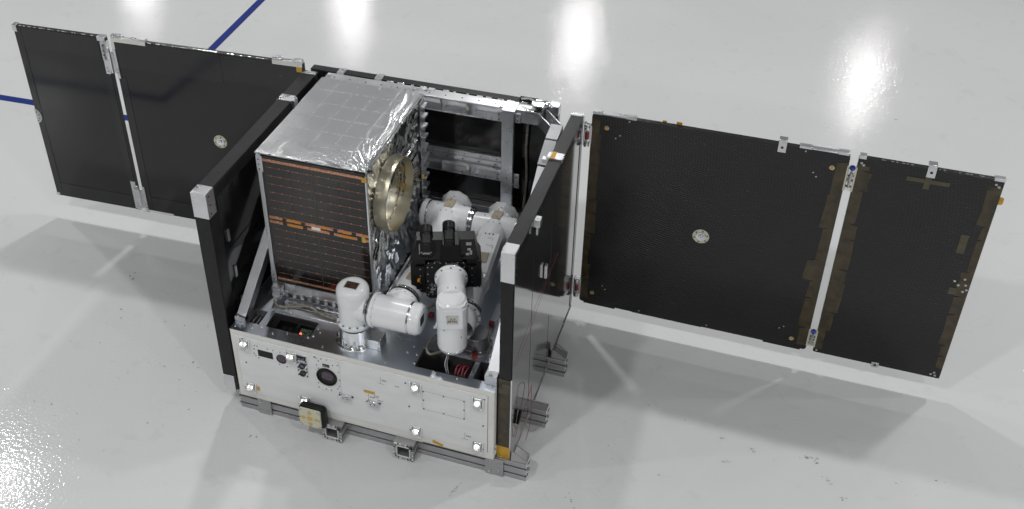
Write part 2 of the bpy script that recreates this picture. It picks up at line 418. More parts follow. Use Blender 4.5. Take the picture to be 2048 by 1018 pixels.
# ================================================================== SUPPORT FRAME (aluminium profiles under the spacecraft)
fr = tag(empty('support_frame', (.55, .45, 0)), 'grey aluminium profile pallet on the floor under the satellite', 'support frame')
def profile_x(y0, w, z0, z1, x0, x1):
    b = MB().use('profile'); h = z1-z0
    # C-section front/back with two grooves each side
    g = .006
    lev = [0, .22, .30, .70, .78, 1]
    b.box(x0, y0+g, z0+.004, x1, y0+w-g, z1-.004)
    for a, c in ((0, .24), (.33, .67), (.76, 1)):
        b.box(x0, y0, z0+a*h, x1, y0+g-.0005, z0+c*h); b.box(x0, y0+w-g+.0005, z0+a*h, x1, y0+w, z0+c*h)
    b.use('groove')
    for a, c in ((.25, .32), (.68, .75)):
        b.box(x0+.002, y0+.004, z0+a*h, x1-.002, y0+g+.0004, z0+c*h)
    b.use('profile_end')
    for xe, s in ((x1, 1), (x0, -1)):
        b.box(xe, y0+.001, z0+.001, xe+s*.002, y0+w-.001, z1-.001)
    b.use('groove')
    for xe, s in ((x1, 1), (x0, -1)):
        for c in (.29, .715):
            b.box(xe, y0-.0006, z0+h*(c-.05), xe+s*.003, y0+w*.3, z0+h*(c+.05)); b.box(xe, y0+w*.7, z0+h*(c-.05), xe+s*.003, y0+w+.0006, z0+h*(c+.05))
        b.box(xe, y0+w*.36, z0+h*.40, xe+s*.003, y0+w*.64, z0+h*.60)
        b.box(xe, y0+w*.38, z0+h*.12, xe+s*.003, y0+w*.62, z0+h*.26); b.box(xe, y0+w*.38, z0+h*.76, xe+s*.003, y0+w*.62, z0+h*.88)
    return b.build('cross_beam', fr, .0012)
for y in (.018, .285, .565): profile_x(y, .045, .0, .084, -.016, 1.113)
profile_x(.84, .045, .0, .084, .03, .97)
def profile_y(x0):
    b = MB().use('profile'); w = .076; z0, z1 = .005, .080; y0, y1 = -.030, .90
    t = .011
    b.box(x0, y0, z0, x0+t, y1, z1); b.box(x0+w-t, y0, z0, x0+w, y1, z1)
    b.box(x0+t, y0, z0, x0+w-t, y1, z0+t); b.box(x0+t, y0, z1-t, x0+w-t, y1, z1)
    b.use('groove')
    for s in (.25, .70):
        b.box(x0-.001, y0+.002, z0+s*.075, x0+.002, y1, z0+s*.075+.007); b.box(x0+w-.002, y0+.002, z0+s*.075, x0+w+.001, y1, z0+s*.075+.007)
    b.box(x0+t, y0+.25, z0+t, x0+w-t, y0+.26, z1-t)
    b.use('profile_end')
    # lattice of the sawn end: corner T-slot blocks, wedges and centre webs
    def q(u0, v0, u1, v1): b.box(x0+u0*w, y0-.0015, z0+v0*w, x0+u1*w, y0+.004, z0+v1*w)
    for u in (0, .78):
        for v in (0, .78): q(u+.0, v+.0, u+.22, v+.06 if v == 0 else v+.22) ; q(u, v, u+.06 if u == 0 else u+.22, v+.22)
    for c in (.30, .62):
        q(c-.02, .0, c+.10, .05); q(c-.02, .95, c+.10, 1); q(0, c-.02, .05, c+.10); q(.95, c-.02, 1, c+.10)
    for c in (.14, .80):
        q(c, .12, c+.05, .88); q(.12, c, .88, c+.05)
    b.use('groove')
    for u in (.09, .83):
        for v in (.09, .83): b.cyl((x0+u*w+.003, y0-.003, z0+v*w+.003), (x0+u*w+.003, y0, z0+v*w+.003), .0042, 10)
    for c in (.24, .70):
        q(c-.03, -.001, c+.04, .11); q(c-.03, .89, c+.04, 1.001); q(-.001, c-.03, .11, c+.04); q(.89, c-.03, 1.001, c+.04)
    return b.build('base_rail', fr, .001)
for x in (.350, .632): profile_y(x)
for (x0, x1) in ((.062, .118), (.966, 1.033)):
    b = MB().use('profile').box(x0, .010, -.0+.002, x1, .0175, .083)
    b.use('steel')
    for u in (.25, .75):
        for v in (.27, .74):
            p = (x0+(x1-x0)*u, .0105, .083*v); b.lathe(p, (0, -1, 0), [(0, .0065), (.003, .0062), (.0035, .003), (.001, .0028), (.001, 0)], 14)
    b.build('joint_plate', fr, .0015)
def gusset(x, y):
    b = MB().use('profile')
    for yy in (y, y+.036): b.prism([(0, 0), (.055, 0), (.055, .010), (.012, .040), (0, .040)], (x, yy, .085), (1, 0, 0), (0, 0, 1), (0, 1, 0), .006)
    b.box(x+.001, y+.005, .0845, x+.054, y+.037, .093); b.box(x+.001, y+.005, .085, x+.008, y+.037, .124)
    b.use('alu_matte').hexa([(x+.054, y+.006, .094), (x+.054, y+.036, .094), (x+.010, y+.036, .122), (x+.010, y+.006, .122)], [(x+.052, y+.006, .096), (x+.052, y+.036, .096), (x+.012, y+.036, .121), (x+.012, y+.006, .121)])
    b.use('steel').cyl((x+.034, y+.02, .093), (x+.034, y+.02, .099), .007, 12)
    b.build('corner_bracket', fr, .0012)
for y in (.022, .569): gusset(1.058, y)

# ================================================================== SATELLITE
sat = tag(empty('satellite', (.5, .45, .086)), 'large open box satellite with white front panel and black solar panels unfolded on both sides', 'satellite')

# ---- equipment bay: white front panel with its windows, clips, antenna
YF = 0.0
b = MB().use('cream')
x0, x1, z0, z1 = 0, 1.0, .0885, .4175
b.box(0, YF+.012, .0885, 1.0, YF+.03, .4175)
b.box(0, YF, .395, 1.0, YF+.012, .4175); b.box(0, YF, .0885, 1.0, YF+.012, .1195)
b.box(0, YF, .1195, .0205, YF+.012, .395); b.box(.978, YF, .1195, 1.0, YF+.012, .395)
front = b.build('front_panel', sat, .002)
tag(front, 'white front panel with camera windows and bright clips')
b = MB().use('white').box(.0215, YF-.0022, .1205, .977, YF+.0115, .394)
b.use('bolt_dark')
for (x, z) in [(.05, .385), (.05, .27), (.03, .135), (.335, .383), (.345, .277), (.345, .135), (.68, .365), (.69, .255), (.69, .137), (.965, .378), (.962, .25), (.962, .132)]:
    b.cyl((x, YF-.002, z), (x, YF-.0042, z), .0029, 10)
b.use('grey_ink')
# access cover outline with screws
for (a, c, d, e2) in [(.742, .3477, .896, .3482), (.742, .2587, .896, .2592), (.7417, .2585, .7422, .3485), (.8957, .2585, .8962, .3485)]:
    b.box(a, YF-.0030, c, d, YF-.0021, e2)
b.use('bolt_dark')
for x in (.745, .819, .893):
    for z in (.345, .3035, .262):
        if x == .819 and z == .3035: continue
        b.cyl((x, YF-.002, z), (x, YF-.0036, z), .0027, 8)
# ink axes and printing
b.use('grey_ink')
for (x, z) in [(.585, .352), (.895, .182), (.535, .255)]:
    b.box(x, YF-.0028, z-.022, x+.0012, YF-.0021, z+.012); b.box(x-.012, YF-.0028, z-.021, x+.016, YF-.0021, z-.0198)
    for k in range(3): b.box(x+.006+k*.006, YF-.0028, z-.006, x+.010+k*.006, YF-.0021, z+.001)
for (x, z, n) in [(.045, .345, 3), (.29, .315, 2), (.395, .345, 3), (.40, .33, 3), (.64, .335, 3), (.557, .262, 4), (.557, .254, 3), (.57, .243, 4), (.182, .309, 4)]:
    for k in range(n): b.box(x+k*.0055, YF-.0028, z, x+k*.0055+.0038, YF-.0021, z+.0042)
b.build('face_sheet', front, .0008)

def cover_plate(poly, screws):
    b = MB().use('white'); b.prism(poly, (0, YF-.0028, 0), (1, 0, 0), (0, 0, 1), (0, -1, 0), .0022)
    b.use('bolt_dark')
    for (x, z) in screws: b.cyl((x, YF-.005, z), (x, YF-.0066, z), .0023, 8)
    return b
# rectangular sensor plate with window and round window
b = cover_plate([(.092, .375), (.205, .372), (.247, .345), (.251, .322), (.222, .300), (.192, .300), (.185, .312), (.098, .316), (.090, .325)],
    [(.098, .370), (.108, .369), (.150, .368), (.172, .368), (.2, .368), (.094, .352), (.092, .330), (.098, .322), (.108, .312), (.192, .307), (.222, .304), (.246, .326), (.236, .347)])
p1 = b.build('sensor_cover', front, .0006)
MB().use('black_plastic').box(.108, YF-.0062, .3225, .168, YF-.0040, .3535).build('window', p1, .0008)
b = MB().use('bolt_dark').lathe((.203, YF-.0045, .335), (0, -1, 0), [(0, .0205), (.003, .0205), (.003, .0180), (.001, .0175)], 32)
b.use('lens').lathe((.203, YF-.0045, .335), (0, -1, 0), [(.0012, .0176), (.0022, .010), (.0026, 0)], 32); b.build('round_window', p1)
# small sensor cluster
b = MB().use('alu_pol')
for z in (.362, .327, .291): b.box(.264, YF-.0060, z-.014, .304, YF-.0023, z+.014)
b.use('bolt_dark')
for z in (.362, .327, .291):
    for x in (.267, .301):
        for dz in (-.011, .011): b.cyl((x, YF-.006, z+dz), (x, YF-.0082, z+dz), .0034, 8)
cl = b.build('sensor_cluster', front, .001)
b = MB().use('black_plastic').box(.268, YF-.010, .356, .300, YF-.0062, .370).use('lens_purple')
for x in (.277, .291): b.lathe((x, YF-.010, .363), (0, -1, 0), [(0, .0058), (.002, .005), (.003, 0)], 16)
b.build('twin_lens', cl, .0008)
for z in (.327, .291):
    b = MB().use('bolt_dark').lathe((.284, YF-.0062, z), (0, -1, 0), [(0, .0125), (.006, .0120), (.006, .0095), (.002, .009)], 24)
    b.use('lens' if z < .3 else 'lens_purple').lathe((.284, YF-.0062, z), (0, -1, 0), [(.0022, .0091), (.003, 0)], 24); b.build('lens', cl)
# main camera plate
b = cover_plate([(.338, .388), (.430, .388), (.430, .236), (.338, .236)], [(.343, .384), (.362, .384), (.384, .386), (.425, .372), (.343, .35), (.348, .335), (.343, .305), (.344, .284), (.343, .262), (.343, .241), (.372, .240), (.392, .241), (.425, .241), (.425, .27), (.428, .30), (.426, .34), (.418, .255), (.406, .366), (.352, .372)])
p2 = b.build('camera_cover', front, .0006)
b = MB().use('black_plastic').lathe((.379, YF-.0045, .303), (0, -1, 0), [(0, .040), (.006, .0395), (.0065, .036), (.0016, .034)], 44)
b.use('dark_hole').lathe((.379, YF-.0045, .303), (0, -1, 0), [(.0016, .0341), (.0014, .020)], 44)
b.use('lens').lathe((.382, YF-.0045, .306), (0, -1, 0), [(.0012, .0235), (.0035, .020), (.0045, .010), (.005, 0)], 44)
b.build('camera_lens', p2)
b = MB().use('seal').box(.366, YF-.0066, .351, .392, YF-.0045, .363).use('pcb').box(.368, YF-.008, .353, .390, YF-.0067, .361).use('chip').box(.371, YF-.0092, .355, .376, YF-.0081, .360).box(.381, YF-.0092, .354, .386, YF-.0081, .357)
b.use('kapton_bright').box(.3685, YF-.0090, .3535, .3705, YF-.0081, .3605)
b.build('sensor_window', p2)
# polished clips
for i, (x, z) in enumerate([(.057, .366), (.243, .360), (.057, .148), (.279, .148), (.718, .358), (.944, .357), (.715, .141), (.943, .143)]):
    b = MB().use('retro')
    # V shaped folded clip: two cheeks, a sloping plate and a foot
    b.hexa([(x-.013, YF-.004, z-.018), (x+.013, YF-.004, z-.018), (x+.015, YF-.004, z+.020), (x-.015, YF-.004, z+.020)], [(x-.013, YF-.022, z-.018), (x+.013, YF-.022, z-.018), (x+.012, YF-.006, z+.020), (x-.012, YF-.006, z+.020)])
    for s in (-1, 1): b.hexa([(x+s*.016, YF-.003, z-.016), (x+s*.019, YF-.003, z-.016), (x+s*.022, YF-.003, z+.022), (x+s*.017, YF-.003, z+.022)], [(x+s*.016, YF-.012, z-.016), (x+s*.019, YF-.012, z-.016), (x+s*.022, YF-.008, z+.022), (x+s*.017, YF-.008, z+.022)])
    b.box(x-.017, YF-.010, z-.030, x+.017, YF-.0025, z-.0185)
    b.use('steel').cyl((x, YF-.010, z-.024), (x, YF-.014, z-.024), .0045, 10)
    c = b.build('clip', front, .001)
    # added disc standing in for the clip's glare, tilted to catch the lamps
    b = MB().use('frosted'); n = Vector((0, -.58, .82)); q = Vector((x, YF-.0150, z+.006))
    b.lathe(q, n, [(-.002, .0118), (.002, .0118), (.0026, .008), (.0028, 0)], 20); b.build('glint_disc', c)
# small connectors
for (x, z) in [(.447, .222), (.553, .225)]:
    b = MB().use('alu_pol').box(x-.017, YF-.012, z-.013, x+.022, YF-.0023, z+.013).use('alu').box(x-.010, YF-.0165, z-.010, x+.016, YF-.0121, z+.008)
    b.use('bolt_dark').box(x-.008, YF-.0172, z+.002, x-.004, YF-.0166, z+.006).box(x+.008, YF-.0172, z+.002, x+.012, YF-.0166, z+.006)
    b.use('retro').box(x-.026, YF-.009, z-.012, x-.018, YF-.0023, z+.016)
    b.use('bolt_dark').cyl((x-.022, YF-.009, z+.010), (x-.022, YF-.012, z+.010), .003, 8).cyl((x+.0265, YF-.0023, z+.008), (x+.0265, YF-.007, z+.008), .003, 8)
    b.build('connector', front, .001)
# tape bits
for (x, z, w, h, a, y) in [(.54, .276, .042, .012, 0, -.0026), (.085, .146, .010, .021, -.1, -.0026), (.793, .101, .040, .013, -.30, -.0006)]:
    c, s = math.cos(a), math.sin(a)
    b = MB().use('yellow').prism([(-w/2*c+h/2*s, -w/2*s-h/2*c), (w/2*c+h/2*s, w/2*s-h/2*c), (w/2*c-h/2*s, w/2*s+h/2*c), (-w/2*c-h/2*s, -w/2*s+h/2*c)], (x, y, z), (1, 0, 0), (0, 0, 1), (0, -1, 0), .0008)
    b.build('tape', front)
# patch antenna
def rrect(w, h, r, n=5, cx=0, cy=0):
    o = []
    for (sx_, sy_, a0) in ((1, 1, 0), (-1, 1, 90), (-1, -1, 180), (1, -1, 270)):
        for k in range(n+1):
            a = math.radians(a0+90*k/n); o.append((cx+sx_*(w/2-r)+math.cos(a)*r, cy+sy_*(h/2-r)+math.sin(a)*r))
    return o
pc = Vector((.314, -.030, .112))
b = MB().use('black_plastic').prism(rrect(.104, .100, .018), pc+Vector((.006, .014, 0)), (1, 0, 0), (0, 0, 1), (0, -1, 0), .024)
pa = b.build('patch_antenna', front, .003)
b = MB().use('ivory').prism(rrect(.086, .086, .008), pc+Vector((0, -.0105, -.001)), (1, 0, 0), (0, 0, 1), (0, -1, 0), .008)
b.use('patch')
for (u, v) in ((0, 0), (.026, 0), (-.026, 0), (0, .027), (0, -.027)):
    b.cyl(pc+Vector((u, -.0185, v-.001)), pc+Vector((u, -.0196, v-.001)), .011 if u == v == 0 else .0085, 18)
b.use('bolt_dark')
for k in range(3):
    for s in (-1, 1):
        for (u, v) in ((s*.039, (k-1)*.033), ((k-1)*.033, s*.039)): b.cyl(pc+Vector((u, -.0185, v-.001)), pc+Vector((u, -.0202, v-.001)), .0018, 6)
b.build('antenna_face', pa, .001)
# white lower lip
MB().use('white').box(.335, .002, .0805, .735, .016, .0875).build('lower_lip', front, .002)

# ---- bay sides and bottom
b = MB().use('alu_dark').box(0.002, .031, .0885, .014, .925, .4165).box(.986, .031, .0885, .998, .925, .4165).box(.015, .031, .0885, .985, .925, .10).box(.015, .913, .10, .985, .925, .4165)
b.build('bay_wall', sat, .001)

# ---- deck with four openings
holes = [(.036, .052, .092, .126), (.119, .052, .296, .131), (.703, .033, .894, .124), (.912, .040, .958, .128)]
xs = sorted({0, 1.0, *[h[0] for h in holes], *[h[2] for h in holes]}); ys = sorted({.0, .925, *[h[1] for h in holes], *[h[3] for h in holes]})
b = MB().use('deck'); ZD = .4184
def inh(x, y): return any(h[0] < x < h[2] and h[1] < y < h[3] for h in holes)
for i in range(len(xs)-1):
    for j in range(len(ys)-1):
        if not inh((xs[i]+xs[i+1])/2, (ys[j]+ys[j+1])/2):
            b.add([(xs[i], ys[j], ZD+.0012), (xs[i+1], ys[j], ZD+.0012), (xs[i+1], ys[j+1], ZD+.0012), (xs[i], ys[j+1], ZD+.0012)], [[0, 1, 2, 3]])
for h in holes:
    a, c, d, e2 = h; zb = ZD-.07
    b.use('alu_dark')
    b.add([(a, c, ZD+.0012), (d, c, ZD+.0012), (d, e2, ZD+.0012), (a, e2, ZD+.0012), (a, c, zb), (d, c, zb), (d, e2, zb), (a, e2, zb)], [[0, 4, 5, 1], [1, 5, 6, 2], [2, 6, 7, 3], [3, 7, 4, 0]])
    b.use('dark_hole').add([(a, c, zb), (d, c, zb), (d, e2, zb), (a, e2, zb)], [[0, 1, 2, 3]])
b.use('alu')
b.add([(0, 0, ZD+.0012), (1, 0, ZD+.0012), (1, 0, ZD-.0008), (0, 0, ZD-.0008)], [[3, 2, 1, 0]])
b.use('steel')
for (x, y) in [(.012, .02), (.028, .045), (.075, .028), (.105, .045), (.16, .027), (.21, .044), (.29, .047), (.305, .06), (.305, .10), (.32, .085), (.33, .14), (.10, .14), (.115, .07), (.25, .14), (.18, .14), (.36, .02), (.60, .02), (.695, .05), (.69, .09), (.665, .125), (.655, .09), (.70, .132), (.78, .026), (.86, .024), (.90, .06), (.902, .12), (.94, .03), (.985, .022), (.93, .137), (.84, .137), (.62, .2), (.66, .24), (.92, .3), (.93, .42), (.9, .5), (.75, .3)]:
    b.lathe((x, y, ZD+.001), (0, 0, 1), [(0, .0042), (.0028, .0040), (.0032, .002), (.0018, .0018), (.0018, 0)], 10)
deck = b.build('deck', sat)
# raised strips, rails and mounting plinth on the deck
b = MB().use('alu').box(.10, .142, ZD+.0015, .40, .168, ZD+.005).box(.13, .185, ZD+.0015, .42, .2, ZD+.014)
b.box(.935, .14, ZD+.0015, .960, .90, ZD+.026).box(.88, .16, ZD+.0015, .905, .90, ZD+.010)
b.use('alu_dark').box(.145, .170, ZD+.0015, .41, .1835, ZD+.010)
build_islands(b, 'mounting_rail', deck, .0015)
b = MB().use('alu_dark').box(.068, .212, ZD+.0015, .49, .785, ZD+.012); b.build('payload_plate', deck, .002)
# tray in the second opening
b = MB().use('black_plastic').box(.122, .056, ZD-.050, .293, .128, ZD-.030)
b.box(.122, .056, ZD-.030, .150, .128, ZD-.008).box(.150, .110, ZD-.030, .292, .128, ZD-.008).box(.222, .056, ZD-.030, .233, .110, ZD-.008).box(.286, .056, ZD-.030, .2925, .110, ZD-.008).box(.150, .056, ZD-.030, .286, .062, ZD-.008)
b.use('dark_hole')
for (x, y) in ((.172, .098), (.195, .098), (.172, .075), (.195, .075)): b.cyl((x, y, ZD-.0302), (x, y, ZD-.0285), .0075, 14)
tray = b.build('equipment_tray', deck, .0015)
b = MB().use('pcb').box(.234, .063, ZD-.030, .285, .109, ZD-.024); b.use('chip')
for i in range(6):
    for j in range(6):
        if random.random() < .8: b.box(.238+i*.0077, .066+j*.007, ZD-.0245, .238+i*.0077+.0035*random.uniform(.6, 1.3), .066+j*.007+.0025, ZD-.019)
b.use('led').cyl((.249, .071, ZD-.022), (.249, .071, ZD-.012), .0034, 10)
b.build('circuit_board', tray)
b = MB().use('alu_dark')
for k in range(3): b.box(.040+k*.017, .056, ZD-.05, .048+k*.017, .123, ZD-.03)
b.build('bay_rib', deck, .001)
b = MB().use('black_satin').box(.706, .036, ZD-.045, .800, .121, ZD-.018).use('black_plastic').box(.801, .036, ZD-.06, .891, .121, ZD-.045).box(.884, .036, ZD-.045, .891, .121, ZD-.004).box(.801, .036, ZD-.045, .884, .042, ZD-.004)
b.use('pcb').box(.806, .048, ZD-.045, .832, .075, ZD-.036).box(.842, .046, ZD-.045, .880, .085, ZD-.038)
tray2 = b.build('equipment_tray', deck, .0015)
b = MB().use('red_wire')
for k in range(4):
    x = .838+k*.0118; e_ = random.uniform(-.006, .006)
    b.tube(smooth([(x, .056, ZD-.038), (x+.001+e_*.3, .061, ZD-.014), (x+.004, .078+e_, ZD-.002+e_), (x+.008+e_, .098, ZD-.010), (x+.013, .112, ZD-.03)]), .0026, 6)
b.build('red_leads', tray2)

# ---- second arm socket on the deck
b = MB().use('alu_dark').lathe((.872, .20, ZD+.001), (0, 0, 1), [(0, .060), (.006, .060), (.007, .044), (.06, .043), (.062, .040), (.062, 0)], 40)
b.box(.80, .135, ZD+.0015, .875, .19, ZD+.03)
b.use('bolt_dark')
for k in range(10):
    a = k*.628; b.cyl((.872+.054*math.cos(a), .20+.054*math.sin(a), ZD+.007), (.872+.054*math.cos(a), .20+.054*math.sin(a), ZD+.011), .003, 8)
b.build('arm_socket', deck, .001)

# ---- diagonal struts
def strut(pts, w, h, name='strut'):
    b = MB().use('alu')
    for p, q in zip(pts, pts[1:]):
        b.bar(p, q, w, h, up=(1, 0, 0))
    return b
# left strut: U channel
b = MB().use('alu_strut'); s0 = Vector((.020, .060, .418)); s1 = Vector((.020, .790, .962)); d = (s1-s0).normalized(); u = Vector((1, 0, 0)); nrm = u.cross(d)
b.prism([(-.018, -.020), (.020, -.020), (.020, .020), (.016, .020), (.016, -.014), (-.014, -.014), (-.014, .020), (-.018, .020)], s0, u, d.cross(u), d, (s1-s0).length)
b.box(-.002, .046, ZD+.0015, .040, .070, ZD+.022)
b.use('steel').cyl((.012, .05, ZD+.022), (.012, .05, ZD+.028), .005, 10)
b.use('alu_matte').prism([(-.013, .012), (.015, .012), (.015, .018), (-.013, .018)], s0+d*.14, u, d.cross(u), d, .006)
b.build('strut', sat, .001)
# right strut, with its steep bend at the top
b = MB().use('alu_strut')
path = [Vector((.978, .052, .425)), Vector((.978, .640, .910)), Vector((.978, .735, .955)), Vector((.978, .815, .968))]
for i, (p, q) in enumerate(zip(path, path[1:])):
    d = (q-p).normalized(); u = Vector((1, 0, 0)); v = d.cross(u)
    t = (q-p).length
    if i < 1:
        b.prism([(-.020, -.022), (.020, -.022), (.020, .022), (-.020, .022)], p, u, v, d, t-.001)
    else:
        b.prism([(-.022, .022), (-.022, -.024), (.022, -.024), (.022, .022), (.018, .022), (.018, -.018), (-.018, -.018), (-.018, .022)], p, u, v, d, t)
b.box(.955, .030, ZD+.0015, .999, .085, ZD+.040)
b.use('steel').cyl((.975, .036, ZD+.040), (.975, .036, ZD+.047), .006, 10)
b.build('strut', sat, .0015)

# ---- rear panel and rear frame
b = MB().use('black_gloss').box(-.060, .930, .075, .952, .962, .984)
b.use('black_edge').box(-.060, .928, .9845, .952, .964, .990)
b.use('alu')
for (a, c) in ((.055, .085), (.215, .245), (.915, .954)): b.box(a, .926, .955, c, .966, .993)
b.use('foil_seam')
for k in range(14):
    x = .27+k*.045+random.uniform(-.01, .01); b.box(x, .9265, .983, x+random.uniform(.008, .03), .9285, .9915)
b.build('rear_panel', sat, .0012)
rf = MB().use('alu')
def pocket_beam(b, x0, x1, z0, z1, y0, y1, cells):
    t = .007
    b.box(x0, y1-t, z0, x1, y1, z1); b.box(x0, y0, z1-t, x1, y1-t-.0003, z1); b.box(x0, y0, z0, x1, y1-t-.0003, z0+t*.7)
    for k in range(cells+1):
        x = x0+(x1-x0-t)*k/cells; b.box(x, y0+.001, z0+t*.7, x+t, y1-t-.0003, z1-t)
pocket_beam(rf, .02, .760, .925, .987, .872, .925, 6)
f1 = rf
f1.use('bolt_dark')
for k in range(11): f1.cyl((.06+k*.066, .895, .987), (.06+k*.066, .895, .989), .0035, 8)
f1.use('steel')
for x in (.495, .60): f1.box(x, .905, .93, x+.012, .9175, .972); f1.cyl((x+.006, .904, .96), (x+.006, .892, .945), .004, 8)
f1.build('upper_beam', sat, .001)
f2 = MB().use('alu'); pocket_beam(f2, .02, .752, .655, .712, .872, .925, 6)
f2.use('alu_dark').box(.02, .915, .713, .752, .929, .735)
f2.use('bolt_dark')
for k in range(11): f2.cyl((.06+k*.066, .895, .712), (.06+k*.066, .895, .714), .0035, 8); f2.cyl((.06+k*.066, .9145, .724), (.06+k*.066, .913, .724), .003, 8)
f2.use('steel')
for x in (.495, .60): f2.box(x, .905, .66, x+.012, .9175, .70)
f2.build('middle_beam', sat, .001)
MB().use('alu_dark').box(.02, .89, .475, .96, .928, .505).build('lower_beam', sat, .001)
b = MB().use('alu').box(.757, .852, .42, .803, .870, .975).use('deck').box(.755, .850, .9755, .806, .925, .990)
b.use('alu').box(.735, .866, .66, .756, .871, .70).box(.804, .866, .64, .826, .871, .705).box(.737, .866, .93, .756, .871, .972).box(.804, .866, .935, .826, .871, .975)
b.use('bolt_dark')
for (x, z) in [(.742, .67), (.742, .69), (.815, .652), (.815, .69), (.742, .94), (.742, .96), (.815, .945), (.815, .965)]: b.cyl((x, .866, z), (x, .864, z), .0032, 8)
b.cyl((.78, .852, .69), (.78, .850, .69), .003, 8)
b.build('rear_post', sat, .0015)
b = MB().use('alu').box(.807, .872, .935, .905, .925, .989)
# chamfer beam (open channel) closing the corner
p, q = Vector((.893, .902, .962)), Vector((.982, .800, .962)); d = (q-p).normalized(); u = Vector((d.y, -d.x, 0))
b.prism([(-.022, .027), (-.022, -.027), (.022, -.027), (.022, .027), (.018, .027), (.018, -.022), (-.018, -.022), (-.018, .027)], p, u, (0, 0, 1), d, (q-p).length)
b.use('steel')
for k in range(3): b.cyl(p+d*(.02+k*.03)+Vector((0, 0, -.02)), p+d*(.02+k*.03)+Vector((0, 0, -.014)), .004, 8)
b.build('corner_beam', sat, .001)
b = MB().use('alu_pol').box(.853, .905, .990, .915, .945, .999).box(.868, .885, .9995, .905, .935, 1.008).use('black_plastic').box(.80, .935, .991, .87, .952, 1.003).use('steel').tube(smooth([(.81, .93, 1.003), (.84, .925, 1.012), (.87, .92, 1.008), (.91, .93, 1.01)]), .004, 8)
b.use('black_plastic').cyl((.884, .875, .985), (.884, .905, .985), .013, 16)
b.build('release_latch', sat, .001)
b = MB().use('grey_cable').tube(smooth([(.845, .905, .93), (.838, .915, .8), (.842, .918, .66), (.835, .91, .52)]), .005, 8)
b.build('cable', sat)

# ---- left side panel
XL0, XL1 = -.083, -.026
b = MB().use('black_gloss').box(XL0+.004, .034, .066, XL1-.0045, .914, .974)
b.use('black_edge').box(XL0, .029, .141, XL1, .0335, .879).box(XL0, .081, .9745, XL1, .919, .981)
b.box(XL1-.004, .081, .930, XL1, .915, .974).box(XL0, .081, .930, XL0+.0035, .915, .974)
b.box(XL1-.004, .034, .07, XL1, .095, .879)
lp = b.build('left_side_panel', sat, .0015)
b = MB().use('alu').box(XL0-.001, .028, .880, XL1+.001, .080, .982); b.use('bolt_dark')
for z in (.895, .93, .965): b.cyl((XL1+.001, .045, z), (XL1+.003, .045, z), .0035, 8)
b.build('corner_block', lp, .0025)
b = MB().use('alu').box(XL0-.0008, .029, .056, XL1-.012, .034, .140).box(XL1-.022, .034, .056, XL1-.016, .09, .135); b.build('corner_foot', lp, .001)
b = MB().use('alu').box(XL0-.001, .680, .970, XL1+.001, .722, .984).box(XL1-.002, .685, .945, XL1+.012, .715, .983); b.build('clip', lp, .0015)
b = MB().use('alu').box(XL0-.001, .898, .950, XL1+.001, .921, .984); b.use('bolt_dark')
b.build('corner_cap', lp, .0015)
b = MB().use('black_film').box(XL1-.0044, .095, .10, XL1-.0025, .13, .93).box(XL1-.0044, .13, .66, XL1-.002, .90, .685)
b.use('alu_dark')
for (y, z) in ((.12, .72), (.13, .55), (.14, .4)): b.box(XL1-.002, y, z, XL1+.004, y+.012, z+.05)
b.build('stiffener', lp, .001)

# ---- right side panel
def rq(y, lo, hi):           # slightly taller at its front edge
    t = (y-.03)/.9; return lo+.012*(t-.35)*1.0, hi-.010*(t-.35)
XR0, XR1 = 1.006, 1.053
def rbox(b, xa, xb, ya, yb, fa, fb):
    def z(y, f):
        l, h = rq(y, .060, .988); return l+(h-l)*f
    b.hexa([(xa, ya, z(ya, fa)), (xb, ya, z(ya, fa)), (xb, yb, z(yb, fa)), (xa, yb, z(yb, fa))], [(xa, ya, z(ya, fb)), (xb, ya, z(ya, fb)), (xb, yb, z(yb, fb)), (xa, yb, z(yb, fb))])
b = MB().use('black_gloss'); rbox(b, XR0+.004, XR1-.0032, .037, .921, .004, .992)
b.use('glass_dark'); rbox(b, XR1-.0031, XR1-.0025, .037, .921, .004, .992)
b.use('black_edge'); rbox(b, XR0, XR1-.006, .032, .0365, .43, .875)
b.use('carbon_rail'); rbox(b, XR0, XR1, .086, .925, .9925, 1.0); rbox(b, XR0, XR0+.0035, .04, .915, .90, .9925)
b.use('black_film'); rbox(b, XR1-.0028, XR1-.0002, .04, .915, .955, .9925); rbox(b, XR1-.0024, XR1-.0008, .505, .525, .45, .952); rbox(b, XR1-.0024, XR1-.0008, .885, .918, .02, .952)
b.use('black_edge')
rbox(b, XR1-.0024, XR1-.0018, .26, .261, .01, .80); rbox(b, XR1-.0024, XR1-.0018, .52, .521, .01, .30)
b.use('alu'); rbox(b, XR1-.004, XR1+.0006, .04, .92, -.004, .004)
rp_ = b.build('right_side_panel', sat, .0012)
b = MB().use('alu'); rbox(b, XR0-.001, XR1-.003, .030, .085, .878, 1.003); b.use('bolt_dark')
for z in (.90, .93, .96): b.cyl((XR1-.003, .05, z), (XR1-.001, .05, z), .003, 8)
b.build('corner_block', rp_, .0025)
b = MB().use('kapton'); rbox(b, XR0-.001, XR1-.006, .0305, .036, .055, .43)
b.use('kapton_olive'); rbox(b, XR0-.0015, XR1-.015, .0298, .0304, .36, .385); rbox(b, XR0+.012, XR1-.0055, .0296, .0303, .385, .41)
b.build('kapton_wrap', rp_, .0008)
b = MB().use('yellow'); rbox(b, XR0-.002, XR1-.004, .0290, .0303, .030, .085); rbox(b, XR0+.016, XR1-.003, .0280, .0305, -.012, .031)
b.use('white'); rbox(b, XR0-.002, XR0+.015, .0295, .036, -.012, .0295); rbox(b, XR1-.0055, XR1-.0026, .0305, .036, -.01, .43)
b.build('yellow_tape', rp_)
